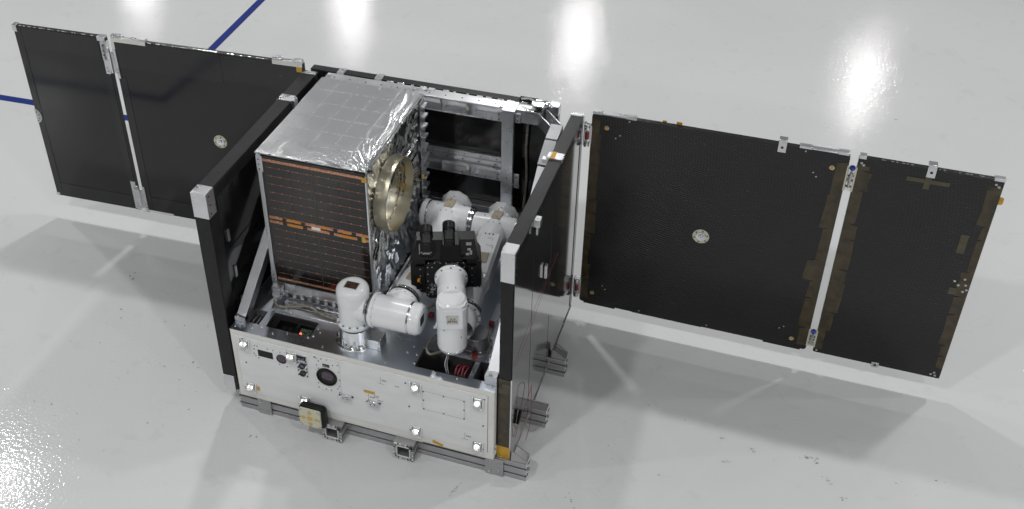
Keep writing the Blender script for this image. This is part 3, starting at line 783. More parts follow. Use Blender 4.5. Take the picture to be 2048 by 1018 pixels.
b = MB().use('alu'); rbox(b, XR0-.008, XR1+.001, .590, .632, .99, 1.006); b.box(XR0-.028, .605, .955, XR0-.001, .625, .972)
b.use('yellow'); rbox(b, XR0+.004, XR0+.020, .589, .633, 1.0062, 1.008); b.use('bolt_dark')
for y in (.598, .612, .626): b.cyl((XR1+.001, y, .985), (XR1+.004, y, .985), .003, 8)
b.build('clip', rp_, .0012)
b = MB().use('alu').box(XR1-.001, .235, .955, XR1+.020, .262, .985).box(XR1+.008, .235, .925, XR1+.014, .262, .9545); b.use('bolt_dark').cyl((XR1+.0145, .2485, .938), (XR1+.0165, .2485, .938), .005, 10); b.build('hook', rp_, .0015)
b = MB().use('alu').box(XR1-.001, .405, .61, XR1+.010, .425, .665); b.build('stop_block', rp_, .002)
b = MB().use('alu'); rbox(b, XR0-.001, XR1+.001, .905, .928, .965, 1.004); b.use('bolt_dark'); b.build('corner_cap', rp_, .001)
b = MB().use('red_wire').tube(smooth([(XR1+.001, .06, .50), (XR1+.003, .22, .52), (XR1+.001, .42, .56), (XR1+.002, .60, .58)]), .0005, 6)
b.tube(smooth([(XR1+.001, .10, .16), (XR1+.012, .15, .21), (XR1+.02, .20, .27), (XR1+.01, .25, .23), (XR1+.02, .22, .10), (XR1+.02, .16, .05)]), .0010, 6)
b.build('red_wire', rp_)
b = MB().use('grey_cable').tube(smooth([(XR1+.002, .08, .14), (XR1+.014, .10, .22), (XR1+.02, .13, .17), (XR1+.03, .2, .06), (XR1+.05, .28, .03), (XR1+.03, .33, .05)]), .0010, 6)
b.use('black_plastic').cyl((XR1+.004, .10, .19), (XR1+.006, .125, .235), .006, 8)
b.build('thermal_lead', rp_)
for z in (.03, .055): pass

# panel hinge lugs between bay and right panel
b = MB().use('alu_pol').box(.999, .012, .105, 1.006, .030, .150).box(1.0005, .005, .115, 1.006, .012, .135).use('black_plastic').box(.9995, .031, .11, 1.004, .06, .42); b.build('hinge_lug', sat, .001)

# ---- solar wings
def wing_T(x0, y0, slope):
    a = math.atan(slope)
    return Matrix.Translation((x0, y0, 0)) @ Matrix.Rotation(a, 4, 'Z') @ Matrix.Translation((-x0, 0, 0))
TL = wing_T(-.0259, .9134, .0397); TR = wing_T(1.0062, .9222, -.0097)

def rosette(T, x, z, r, parent, half=False):
    b = MB(T).use('ivory' if not half else 'alu_matte')
    b.lathe((x, -.001, z), (0, -1, 0), [(0, r), (.0025, r), (.0028, r*.62)], 32)
    b.use('alu_pol').lathe((x, -.001, z), (0, -1, 0), [(.0028, r*.62), (.0045, r*.58), (.0035, r*.30), (.007, r*.26), (.007, r*.1), (.003, 0)], 32)
    b.use('bolt_dark')
    for k in range(6):
        a = k*1.047+.3; b.cyl((x+r*.8*math.cos(a), -.0036, z+r*.8*math.sin(a)), (x+r*.8*math.cos(a), -.0052, z+r*.8*math.sin(a)), r*.09, 8)
    return b.build('rosette', parent)

def jag_strip(T, x0, z0, z1, w, side, n, parent, matn='kapton', wvar=.35, name='kapton_strip'):
    """vertical tape strip along an edge at x0, torn inner edge on 'side'"""
    b = MB(T).use(matn)
    z = z0; y = -.0005
    while z < z1-.004:
        h = min(random.uniform(.05, .16), z1-z); ww = w*random.uniform(1-wvar, 1+wvar); ww2 = ww*random.uniform(.88, 1.1)
        m_ = h*random.uniform(.3, .7); wm = ww*random.uniform(.86, 1.08)
        b.prism([(0, 0), (ww, random.uniform(0, .006)), (wm, m_), (ww2, h-random.uniform(0, .006)), (0, h+.004)], (x0, y, z), (side, 0, 0), (0, 0, 1), (0, -1, 0), random.uniform(.0004, .0007))
        z += h; y -= .0001
        if y < -.0009: y = -.0005
    return b.build(name, parent)

def rounded_panel(T, x0, x1, z0, z1, r, th, matn, edge):
    b = MB(T); w, h = x1-x0, z1-z0
    poly = rrect(w, h, r, 4, (x0+x1)/2, (z0+z1)/2)
    O = Vector((0, 0, 0))
    b.use(edge).prism(poly, (0, .0008, 0), (1, 0, 0), (0, 0, 1), (0, 1, 0), th)
    b.use(matn).add([(p[0], 0, p[1]) for p in poly]+[(p[0], .0008, p[1]) for p in poly], [list(range(len(poly)))]+[[i, (i+1) % len(poly), len(poly)+(i+1) % len(poly), len(poly)+i] for i in range(len(poly))])
    return b

def hinge(T, x0, x1, z0, z1, parent, style):
    xc = (x0+x1)/2; b = MB(T).use('alu')
    if style == 'plain':
        b.box(x0-.022, -.006, z0, x0-.001, .010, z1+.02).box(x1+.001, -.006, z0-.015, x1+.014, .010, z1)
        b.box(x0-.001, -.010, z0+.02, xc-.003, .004, z1-.015).box(xc+.003, -.008, z0+.01, x1+.001, .004, z1-.02)
        b.use('alu_pol').cyl((xc, -.010, z0+.012), (xc, -.010, z1-.01), .0065, 12)
        b.use('steel').lathe((xc-.004, -.012, z1-.004), (0, -1, 0), [(0, .012), (.006, .011), (.006, .004), (.003, .003), (.003, 0)], 16)
        for z in (z0+.03, z0+.015): b.cyl((x0-.01, -.006, z), (x0-.01, -.009, z), .004, 8); b.cyl((x1+.008, -.006, z), (x1+.008, -.009, z), .004, 8)
    elif style == 'gold':
        b.use('ivory').box(x0-.003, -.006, z0, x0+.003, .012, z1).box(x1-.003, -.006, z0, x1+.003, .012, z1)
        b.use('alu_pol')
        for (a, c) in ((.05, .2), (.28, .45), (.52, .62), (.70, .92)):
            b.box(x0+.0035, -.008+random.uniform(-.002, .002), z0+(z1-z0)*a, x1-.0035, .008, z0+(z1-z0)*c)
        b.use('bolt_dark').box(x0+.004, -.003, z0+.004, x1-.004, .005, z1-.008)
        b.use('steel').cyl((xc, -.012, z0+.02), (xc, -.012, z1-.02), .005, 12)
        for k in range(5): b.cyl((random.uniform(x0+.005, x1-.005), -.010, random.uniform(z0+.01, z1-.01)), (xc, -.013, z0+.03+k*.01), .003, 8)
        b.use('blue').lathe((xc, -.006, z1-.004), (0, -.6, .8), [(0, .010), (.008, .0095), (.009, .006), (.009, 0)], 16)
    else:
        b.use('alu_pol').box(x0-.002, -.004, z0, x0+.007, .012, z1).box(x1-.006, -.004, z0+.01, x1+.004, .012, z1-.006)
        for (a, c) in ((.0, .18), (.78, 1.0)): b.lathe((xc, -.006, z0+(z1-z0)*a), (0, 0, 1), [(0, 0), (0, .011), ((z1-z0)*(c-a)*.45, .011), ((z1-z0)*(c-a)*.5, .008), ((z1-z0)*(c-a), .010), ((z1-z0)*(c-a), 0)], 16)
        b.use('red').cyl((xc, -.006, z0+(z1-z0)*.32), (xc, -.006, z0+(z1-z0)*.66), .0075, 14)
        b.use('steel').cyl((xc, -.006, z0+.002), (xc, -.006, z1-.002), .0045, 10)
    return b.build('hinge', parent, .0008)

ZL0, ZL1 = .1244, 1.0113
# left outer
w = rounded_panel(TL, -1.4324, -.984, ZL0, ZL1, .004, .020, 'black_gloss', 'black_edge')
wo = tag(w.build('solar_panel', sat), 'outermost black panel of the left wing, with silver corner fittings')
b = MB(TL).use('black_film')
b.box(-1.430, -.0014, ZL0+.004, -1.398, -.0003, ZL1-.004).box(-1.018, -.0014, ZL0+.004, -.987, -.0003, .86).box(-1.397, -.0012, ZL1-.10, -1.019, -.0003, ZL1-.005).box(-1.397, -.0012, ZL0+.004, -1.019, -.0003, ZL0+.075)
b.build('border_film', wo)
b = MB(TL).use('alu').box(-1.436, -.004, ZL1-.028, -1.415, .022, ZL1+.004).box(-1.02, -.004, ZL1-.018, -.984, .022, ZL1+.003).box(-1.008, -.006, .905, -.982, .021, ZL1-.019)
b.box(-1.434, -.003, ZL0-.002, -1.416, .021, ZL0+.016).box(-1.0, -.003, ZL0-.002, -.983, .021, ZL0+.02)
build_islands(b, 'edge_fitting', wo, .0012); b = MB(TL).use('foil_seam')
for k in range(16):
    x = -1.40+k*.023+random.uniform(-.006, .006); b.box(x, .001, ZL1-.0005, x+random.uniform(.004, .018), .006, ZL1+.0025)
b.use('bolt_dark')
for z in (.93, .95, .975): b.cyl((-.997, -.006, z), (-.997, -.009, z), .003, 8)
absorb(wo, b)
b = MB(TL).use('alu_matte')
pts = [(-1.4345+.030*math.cos(a), .560+.036*math.sin(a)) for a in [math.radians(-88+176*k/16) for k in range(17)]]
b.prism(pts, (0, -.0005, 0), (1, 0, 0), (0, 0, 1), (0, -1, 0), .003); b.use('bolt_dark')
for a in (-60, -20, 20, 60): b.cyl((-1.4345+.02*math.cos(math.radians(a)), -.0035, .56+.025*math.sin(math.radians(a))), (-1.4345+.02*math.cos(math.radians(a)), -.0055, .56+.025*math.sin(math.radians(a))), .003, 8)
b.build('rosette', wo)
# left inner
w = rounded_panel(TL, -.9526, -.0842, ZL0, ZL1, .004, .020, 'black_gloss', 'black_edge')
wi = tag(w.build('solar_panel', sat), 'inner black panel of the left wing with a round silver rosette')
b = MB(TL).use('black_film').box(-.951, -.0014, ZL0+.004, -.916, -.0003, .83).box(-.951, -.0013, ZL1-.135, -.45, -.0003, ZL1-.004).box(-.449, -.0011, ZL1-.125, -.09, -.0003, ZL1-.005).box(-.915, -.0013, ZL0+.004, -.09, -.0003, ZL0+.085)
b.build('border_film', wi)
b = MB(TL)
for (xa, xb) in ((-.9535, -.79), (-.216, -.086)):
    b.use('alu').box(xa, -.001, ZL1+.0003, xb, .021, ZL1+.007).box(xa, -.001, ZL1+.0073, xa+.040, .022, ZL1+.014).box(xb-.038, -.001, ZL1+.0073, xb, .022, ZL1+.013)
    b.use('cream').box(xa, -.0032, ZL1-.013, xb, -.0016, ZL1+.006)
b.use('cream').box(-.9545, -.0030, .855, -.940, -.0016, ZL1-.0135).box(-.9545, -.003, ZL0-.001, -.81, -.0016, ZL0+.010).box(-.9545, -.003, ZL0+.0105, -.944, -.0016, .21)
b.use('yellow').box(-.112, -.0034, ZL1-.035, -.088, -.0015, ZL1-.0135)
build_islands(b, 'edge_fitting', wi, .0008); b = MB(TL).use('foil_seam')
for k in range(40):
    x = -.785+k*.0138+random.uniform(-.004, .004)
    if random.random() < .8: b.box(x, random.uniform(.0, .003), ZL1-.0005, x+random.uniform(.003, .012), .006, ZL1+.002)
absorb(wi, b)
rosette(TL, -.507, .580, .031, wi)
hinge(TL, -.984, -.953, .84, .965, wi, 'plain'); hinge(TL, -.984, -.953, .135, .262, wi, 'plain')

ZR0, ZR1 = .0991, .995
w = rounded_panel(TR, 1.082, 1.981, ZR0, ZR1, .012, .020, 'carbon', 'black_edge')
ri = tag(w.build('solar_panel', sat), 'inner black carbon panel of the right wing with a centre rosette and gold grommets')
jag_strip(TR, 1.083, ZR0+.02, ZR1-.02, .030, 1, 8, ri, wvar=.45); jag_strip(TR, 1.980, ZR0+.02, ZR1-.03, .052, -1, 8, ri)
for (x, z) in ((1.139, .943), (1.930, .937), (1.133, .155), (1.922, .141)):
    b = MB(TR).use('gold').lathe((x, 0, z), (0, -1, 0), [(0, .0095), (.002, .009), (.0025, .006)], 18).use('kapton_bright').lathe((x, 0, z), (0, -1, 0), [(.0025, .006), (.001, .003), (.001, 0)], 18); b.build('grommet', ri)
b = MB(TR).use('steel')
for (x, z) in ((1.175, .905), (1.190, .92), (1.873, .905), (1.885, .89), (1.172, .20), (1.184, .185), (1.87, .18), (1.885, .192), (1.22, .985), (1.835, .985), (1.33, .113), (1.6, .113)): b.lathe((x, 0, z), (0, -1, 0), [(0, .0036), (.0018, .003), (.0018, 0)], 10)
absorb(ri, b)
b = MB(TR).use('alu')
b.box(1.084, -.001, ZR1-.001, 1.118, .021, ZR1+.010).box(1.1185, 0, ZR1, 1.205, .020, ZR1+.005).box(1.2055, -.001, ZR1-.001, 1.245, .021, ZR1+.008)
b.box(1.812, -.001, ZR1-.001, 1.853, .021, ZR1+.008).box(1.8535, 0, ZR1, 1.94, .020, ZR1+.005).box(1.9405, -.001, ZR1-.001, 1.976, .021, ZR1+.010)
b.box(1.742, -.003, ZR1-.030, 1.770, -.0008, ZR1+.012).box(1.742, -.003, ZR1+.0122, 1.770, .024, ZR1+.020)
b.use('black_edge').box(1.10, .001, ZR0-.008, 1.23, .019, ZR0-.0005).box(1.30, .001, ZR0-.004, 1.58, .019, ZR0-.0005).box(1.82, .001, ZR0-.008, 1.96, .019, ZR0-.0005)
b.use('bolt_dark').cyl((1.756, -.003, ZR1-.010), (1.756, -.0045, ZR1-.010), .005, 10)
b.use('kapton_bright').box(1.335, .0205, ZR1-.01, 1.35, .0225, ZR1+.007).box(1.385, .0205, ZR1-.01, 1.405, .0225, ZR1+.010)
build_islands(b, 'edge_fitting', ri, .0008)
rosette(TR, 1.528, .541, .031, ri)
hinge(TR, 1.056, 1.081, .855, .950, ri, 'red'); hinge(TR, 1.056, 1.081, .125, .215, ri, 'red')
w = rounded_panel(TR, 2.008, 2.4626, ZR0, ZR1, .006, .020, 'carbon', 'black_edge')
ro = tag(w.build('solar_panel', sat), 'outermost black carbon panel of the right wing with amber tape along both edges')
jag_strip(TR, 2.009, ZR0+.02, ZR1-.03, .040, 1, 8, ro); jag_strip(TR, 2.4616, ZR0+.05, ZR1-.03, .034, -1, 8, ro, wvar=.4)
b = MB(TR).use('kapton_olive').box(2.170, -.0018, .938, 2.305, -.0004, .954).box(2.226, -.0026, .915, 2.245, -.0019, .985).box(2.385, -.0016, .68, 2.41, -.0004, .76).box(2.40, -.0016, .50, 2.425, -.0004, .53)
build_islands(b, 'tape_patch', ro)
b = MB(TR).use('alu').box(2.009, -.001, ZR1-.004, 2.032, .021, ZR1+.009).box(2.430, -.001, ZR1-.004, 2.4635, .021, ZR1+.006)
b.box(2.226, -.003, ZR1-.032, 2.254, -.0008, ZR1+.010).box(2.226, -.003, ZR1+.0102, 2.254, .024, ZR1+.018)
b.box(2.222, -.003, ZR0-.010, 2.248, -.0008, ZR0+.014)
b.use('bolt_dark').cyl((2.24, -.003, ZR1-.012), (2.24, -.0045, ZR1-.012), .005, 10).cyl((2.235, -.003, ZR0+.001), (2.235, -.0045, ZR0+.001), .005, 10)
build_islands(b, 'edge_fitting', ro, .0008); b = MB(TR).use('steel')
for (x, z) in ((2.44, .575), (2.425, .545), (2.448, .55), (2.455, .53), (2.41, .56), (2.445, .52), (2.02, .975), (2.028, .968), (2.45, .97), (2.44, .978), (2.43, .115), (2.445, .112), (2.44, .125), (2.02, .112)): b.lathe((x, 0, z), (0, -1, 0), [(0, .005), (.0022, .0045), (.0022, 0)], 10)
absorb(ro, b); b = MB(TR).use('foil_seam')
for k in range(22):
    x = 2.06+k*.0165+random.uniform(-.004, .004)
    if random.random() < .7: b.box(x, .004, ZR1-.0005, x+random.uniform(.004, .013), .009, ZR1+.002)
absorb(ro, b); b = MB(TR).use('kapton_bright').prism(rrect(.03, .03, .008), (2.462, .0045, .915), (1, 0, 0), (0, 0, 1), (0, -1, 0), .002)
b.build('amber_tape', ro)
hinge(TR, 1.981, 2.008, .855, .955, ro, 'gold'); hinge(TR, 1.981, 2.008, .125, .205, ro, 'gold')

# ================================================================== FOIL COVERED PAYLOAD
pl = tag(empty('foil_payload', (.28, .48, .4305)), 'silver foil covered box with solar cell face and champagne ring on the satellite deck', 'payload box')
bx0, bx1, by0, by1, bz0, bz1 = .0766, .4818, .2116, .7609, .4310, 1.066
MB().use('alu_dark').box(bx0+.004, by0+.012, bz0, bx1-.012, by1-.004, bz1-.012).build('core', pl)
# top foil
cells = {}
def top_fn(u, v):
    x = bx0-.004+u*(bx1-bx0+.008); y = by0-.004+v*(by1-by0+.006)
    cu, cv = u*5.0, v*6.0
    k = (int(cu), int(cv))
    if k not in cells:
        rr = random.Random(k[0]*31+k[1]*7+3); cells[k] = (rr.uniform(-1, 1), rr.uniform(-1, 1), rr.uniform(-1, 1))
    a = cells[k]; fu, fv = cu-k[0]-.5, cv-k[1]-.5
    win = max(0, min(1, (.5-max(abs(fu), abs(fv)))*9))
    z = bz1+(a[0]*fu+a[1]*fv)*.0010*win
    eu, ev = max(0, (u-.62)/.38), max(0, (.34-v)/.34)
    edge = max(eu**1.6, ev**1.8*(.35+.65*u))
    n1 = noise.noise(Vector((x*9, y*9, 1))); 
    # ridges running towards the near right corner
    dx, dy = x-bx1, y-by0; ang = math.atan2(dy, -dx+1e-5); rad = math.hypot(dx, dy)
    rid = abs(noise.noise(Vector((ang*9+n1*.8, rad*5, 4))))
    rid2 = abs(noise.noise(Vector((x*34+n1*2, y*11, 9)))) 
    rid3 = abs(noise.noise(Vector((ang*4.2+n1*.5, rad*2.2, 11))))
    z += .0030*edge*(1-rid)**5+.0010*edge*(1-rid2)**6+.0040*edge*(1-rid3)**4+.0005*n1
    e2 = min(u, 1-u, v, 1-v)
    if e2 < .012: z -= .006
    return Vector((x, y, z))
b = MB().use('foil_top').grid(top_fn, 150, 170)
tf = b.build('top_foil', pl, ang=.5)
b = MB().use('foil_seam')
def seam(p, q, w):
    n = 26; p, q = Vector(p), Vector(q); d = (q-p).normalized(); s = Vector((-d.y, d.x, 0))*w/2
    pr = []
    for i in range(n+1):
        c = p.lerp(q, i/n); uu = (c.x-bx0+.004)/(bx1-bx0+.008); vv = (c.y-by0+.004)/(by1-by0+.006)
        z = top_fn(max(0.013, min(.987, uu)), max(.013, min(.987, vv))).z
        pr.append((c-s+Vector((0, 0, z+.0012)), c+s+Vector((0, 0, z+.0015))))
    for i in range(n):
        if random.random() < .72: b.add([pr[i][0], pr[i+1][0], pr[i+1][1], pr[i][1]], [[0, 1, 2, 3]])
for k in range(1, 6): seam((bx0+.012, by0+(by1-by0)*k/6, 0), (bx1-.012, by0+(by1-by0)*k/6+.004, 0), .0026)
for k in range(1, 5): seam((bx0+(bx1-bx0)*k/5, by0+.03, 0), (bx0+(bx1-bx0)*k/5, by1-.012, 0), .0014)
absorb(tf, b)
# right side foil
def side_fn(u, v):
    y = by0+.006+u*(by1-by0-.012); z = bz0+.004+v*(bz1-bz0-.008)
    n1 = noise.noise(Vector((y*5, z*5, 2)))
    rid = abs(noise.noise(Vector((y*22+z*10+n1*2.5, z*6, 5)))); rid2 = abs(noise.noise(Vector((y*46+n1*3, z*14, 8)))); rid3 = noise.noise(Vector((y*10-z*14, z*9+n1, 3)))
    d = math.hypot(y-.408, z-.850); an = math.atan2(y-.408, z-.850)
    q1_ = abs(noise.noise(Vector((an*7+n1*.5, d*2.2, 5)))); q2_ = abs(noise.noise(Vector((an*17+n1, d*4, 8)))); q3_ = abs(noise.noise(Vector((y*26+z*9+n1*2, z*4.5, 6))))
    wz = min(1, max(0, (d-.14)/.12))
    x = bx1+.002-.016*q1_-.009*q2_*wz-.012*q3_*wz+.004*rid3
    # pulled in around the ring
    if d < .128: x = bx1-.006+(x-bx1)*.22
    x -= .010*math.exp(-((d-.15)/.03)**2)
    e2 = min(u, 1-u, v, 1-v)
    if e2 < .03: x = bx1-.004+(x-bx1)*e2/.03*.9
    return Vector((x, y, z))
MB().use('foil_side').grid(side_fn, 110, 130).build('side_foil', pl, ang=.45)
MB().use('foil_side').grid(lambda u, v: Vector((bx0+.002+.004*noise.noise(Vector((u*12, v*9, 7))), by0+.01+u*(by1-by0-.02), bz0+v*(bz1-bz0-.006))), 40, 40).build('side_foil', pl)
# solar face
b = MB().use('cell').box(.094, by0+.002, .502, .478, by0+.011, 1.052)
b.use('black_edge').box(.092, by0+.004, 1.0523, .479, by0+.0115, 1.0615)
sf = b.build('solar_face', pl, .001)
yc = by0+.0016
b = MB().use('copper').box(.100, yc-.0008, 1.030, .476, yc, 1.041).box(.100, yc-.0008, .512, .476, yc, .521)
for z in (.7705, .7895):
    for k in range(6):
        x = .098+k*.064; b.box(x, yc-.001, z-.001, x+.0634, yc, z+.0105)
build_islands(b, 'copper_bus', sf, 0)
b = MB().use('orange')
for (x, z) in ((.165, .7895), (.195, .7895), (.175, .7705), (.30, .7895), (.38, .788), (.40, .7705), (.372, .77), (.20, .7705)): b.box(x, yc-.0018, z-.001, x+.024, yc-.0011, z+.010)
b.use('seal')
for (x, z) in ((.15, .7895), (.222, .7895), (.345, .7895), (.415, .7895), (.15, .7705), (.228, .7705), (.33, .7705), (.435, .7705)): b.box(x, yc-.0018, z-.001, x+.016, yc-.0011, z+.010)
b.use('white').box(.262, yc-.002, .777, .296, yc-.0012, .789); b.use('kapton_bright').box(.452, yc-.002, .766, .466, yc-.0012, .80)
b.build('cable_tape', sf)
b = MB()
rows = [1.008-.0345*k for k in range(0, 7)]+[.745-.0335*k for k in range(0, 7)]
for z in rows:
    for (xa, xb) in ((.108, .282), (.290, .470)):
        n = 5; 
        for k in range(n):
            x = xa+(xb-xa)*(k+.5)/n
            b.use('copper').box(x-.0018, yc-.0006, z-.0020, x+.0018, yc-.0001, z+.0020)
        b.use('copper_dim').box(xa, yc-.0004, z-.0012, xb, yc-.0001, z+.0007)
b.use('kapton_olive').box(.2845, yc-.0005, .525, .2870, yc-.0001, 1.028)
for x in (.196, .378): b.use('black_film').box(x, yc-.0004, .525, x+.0008, yc-.0001, 1.028)
b.build('cell_interconnects', sf)
# metal frame of the box
b = MB().use('alu').box(bx0, by0, .470, .0925, by0+.014, 1.056).box(bx0-.001, by0-.001, .985, .099, by0-.0002, 1.05)
b.box(bx0-.002, by0+.015, .44, bx0+.004, by0+.05, 1.05)
b.box(bx0, by0-.002, .455, bx1, by0+.012, .4995)
for k in range(11): b.box(.125+k*.032, by0-.006, .440, .137+k*.032, by0-.0022, .462)
b.box(.4785, by0, .50, bx1+.002, by0+.012, 1.045)
b.use('alu_matte').box(bx0-.001, by0-.002, .50, .096, by0-.0002, .55)
b.use('bolt_dark')
for z in (.995, 1.015, 1.035, .51, .53): b.cyl((.085, by0-.001, z), (.085, by0-.003, z), .0026, 8)
for x in (.13, .2, .27, .34, .41): b.cyl((x, by0+.002, 1.058), (x, by0-.001, 1.060), .004, 8)
b.use('kapton_bright').box(.468, by0-.003, 1.022, .486, by0-.0005, 1.040)
b.build('box_frame', pl, .0008)
# rear edge strip with tabs, and the bottom ledge
b = MB().use('alu').box(bx1+.001, by1-.045, bz0+.02, bx1+.004, by1+.002, bz1-.02)
for k in range(13):
    z = bz0+.06+k*.044; b.box(bx1+.0045, by1-.046, z, bx1+.020, by1-.006, z+.012)
b.box(bx1+.001, by0+.02, bz0, bx1+.012, by1-.05, bz0+.022)
for k in range(7):
    y = by0+.05+k*.062; b.box(bx1+.0125, y, bz0+.002, bx1+.022, y+.038, bz0+.016)
b.use('yellow').box(bx1+.006, by1-.06, .72, bx1+.012, by1-.045, .735)
b.build('edge_rail', pl, .001)
# ring
rc = Vector((bx1-.006, .408, .850)); ax = Vector((1, 0, 0))
b = MB().use('gold').lathe(rc, ax, [(0, .1375), (.004, .1365), (.022, .1360), (.044, .1352), (.0445, .1330), (.020, .130), (-.024, .129)], 72)
b.use('steel')
ring = b.build('docking_ring', pl)
b = MB().use('bolt_dark').tube([rc+Vector((.010, .1265*math.cos(a), .1265*math.sin(a))) for a in [math.radians(-35+5*k) for k in range(19)]], .0022, 6)
b.use('kapton_bright')
for a in (-28, 5, 45):
    b.tube([rc+Vector((.011, .1255*math.cos(math.radians(a+k*4)), .1255*math.sin(math.radians(a+k*4)))) for k in range(4)], .0042, 6)
b.use('steel')
for a in (-35, -8, 20, 38): b.lathe(rc+Vector((.012, .124*math.cos(math.radians(a)), .124*math.sin(math.radians(a)))), (1, 0, 0), [(-.004, .005), (.004, .005), (.005, 0)], 8)
b.build('ring_wire', ring)
# connector at the near corner and its cable
b = MB().use('alu').box(.085, by0-.030, ZD+.028, .125, by0-.0065, .495).use('alu_matte').box(.090, by0-.033, ZD+.035, .120, by0-.0303, .487).use('bolt_dark')
for z in (.445, .47): b.cyl((.087, by0-.03, z), (.087, by0-.034, z), .003, 8); b.cyl((.1235, by0-.03, z), (.1235, by0-.034, z), .003, 8)
b.build('connector', pl, .001)
b = MB().use('grey_cable').tube(smooth([(.100, by0-.022, ZD+.03), (.102, by0-.040, ZD+.012), (.125, by0-.052, ZD+.009), (.18, by0-.036, ZD+.010), (.235, by0-.030, ZD+.020), (.29, by0-.046, ZD+.014), (.36, by0-.052, ZD+.012), (.43, by0-.04, ZD+.012)]), .0052, 10)
tag(b.build('cable', pl), 'grey braided cable lying on the deck')

# ================================================================== ROBOT ARM
arm = tag(empty('robotic_arm', (.455, .10, ZD+.0015)), 'glossy white jointed robot arm folded over the satellite deck, ending in a black camera gripper', 'robotic arm')
def ring_bolts(b, p, axis, r, n, s=.0035, h=.003, ph=0.0):
    s *= 1.3; b.use('bolt_mid')
    p = Vector(p); d = Vector(axis).normalized(); u = d.orthogonal().normalized(); v = d.cross(u)
    for k in range(n):
        a = ph+6.2832*k/n; q = p+(u*math.cos(a)+v*math.sin(a))*r; b.cyl(q, q+d*h, s, 8)
def rprof(L0, L1, r, e=.006, n=3):
    """body of radius r from L0 to L1 with rounded ends"""
    o = [(L0, 0), (L0, r-e)]
    o += [(L0+e*(1-math.cos(math.pi/2*k/n)), r-e+e*math.sin(math.pi/2*k/n)) for k in range(1, n+1)]
    o += [(L1-e+e*math.sin(math.pi/2*k/n), r-e+e*math.cos(math.pi/2*k/n)) for k in range(0, n+1)]
    return o+[(L1, 0)]
# base
A = Vector((.457, .098, 0)); Z = Vector((0, 0, 1))
b = MB().use('alu_pol').lathe(A+Z*(ZD+.0015), Z, [(0, .074), (.007, .074), (.0075, .060), (.035, .058), (.072, .057), (.074, .052), (.074, 0)], 48)
b.use('steel'); ring_bolts(b, A+Z*(ZD+.0085), Z, .067, 14)
b.use('alu_pol')
for k in range(8):
    a = k*.785+.3; c = A+Vector((math.cos(a), math.sin(a), 0))*.060; b.hexa([c+Vector((-.003, -.003, ZD+.0086)), c+Vector((.003, -.003, ZD+.0086)), c+Vector((.003, .003, ZD+.0086)), c+Vector((-.003, .003, ZD+.0086))], [c+Vector((-.002, -.002, ZD+.035)), c+Vector((.002, -.002, ZD+.035)), c+Vector((.002, .002, ZD+.035)), c+Vector((-.002, .002, ZD+.035))])
base = b.build('base', arm, .001)
b = MB().use('alu').box(.508, .064, ZD+.002, .563, .120, ZD+.042); b.use('steel')
for (x, z) in ((.513, .43), (.557, .43), (.513, .453), (.557, .453)): b.cyl((x, .064, z), (x, .061, z), .004, 8)
b.build('junction_box', base, .002)
# first joint (upright)
b = MB().use('seal').lathe(A+Z*.494, Z, [(0, 0), (0, .055), (.008, .055), (.008, 0)], 40)
b.use('arm').lathe(A+Z*.502, Z, [(0, 0), (0, .0615), (.004, .063), (.013, .063), (.017, .0555)] + [(.102, .0555), (.1025, .0580), (.143, .0580), (.153, .0555), (.161, .049), (.1655, .040), (.167, .032), (.167, 0)], 48)
b.use('steel'); ring_bolts(b, A+Z*.519, Z, .0595, 14, .003, .002)
zb = .578
b.use('arm').lathe((A.x, A.y, zb), (1, 0, 0), [(-.02, 0), (-.02, .053), (.052, .053), (.056, .055)] + [(.056, 0)], 44)
b.use('grey_ink')
b.lathe(A+Z*.6045, Z, [(0, .0538), (.0012, .0538)], 48)
for k in range(6):
    a = -2.6+k*.45; q = A+Vector((math.cos(a), math.sin(a), 0))*.0532; b.cyl(q+Z*.61, q+Z*.618, .0015, 6)
j1 = b.build('joint', arm, .003)
b = MB().use('plate').box(A.x-.024, A.y-.025, .6675, A.x+.026, A.y+.014, .6695).use('brown_plate').box(A.x-.021, A.y-.022, .6696, A.x+.023, A.y+.011, .6706); b.build('name_plate', j1, .0008)
# second joint (lying along x)
X = Vector((1, 0, 0)); B0 = Vector((.513, .098, zb))
b = MB().use('alu_pol').lathe(B0, X, [(0, 0), (0, .0555), (.008, .0555), (.008, .050), (.0085, 0)], 44)
b.use('seal').lathe(B0+X*.0085, X, [(0, 0), (0, .052), (.004, .052), (.004, 0)], 44)
b.use('alu_pol').lathe(B0+X*.0125, X, [(0, 0), (0, .0565), (.008, .0575), (.008, .052)], 44)
b.use('arm').lathe(B0+X*.0205, X, [(0, 0), (0, .063), (.010, .0635), (.014, .0580), (.135, .0570), (.1355, .05)], 48)
b.use('steel'); ring_bolts(b, B0+X*.0306, X, .0572, 12, .003, .003)
b.use('alu_pol').lathe(B0+X*.156, X, [(0, .050), (0, .0572), (.007, .0572), (.007, .05)], 44)
b.use('arm').lathe(B0+X*.163, X, [(0, 0), (0, .0575), (.024, .0565), (.035, .049), (.036, .047), (.036, 0)], 12)
b.use('bolt_dark').box(B0.x+.199, B0.y-.022, zb-.012, B0.x+.2005, B0.y+.012, zb+.022)
j2 = b.build('joint', arm, .002)
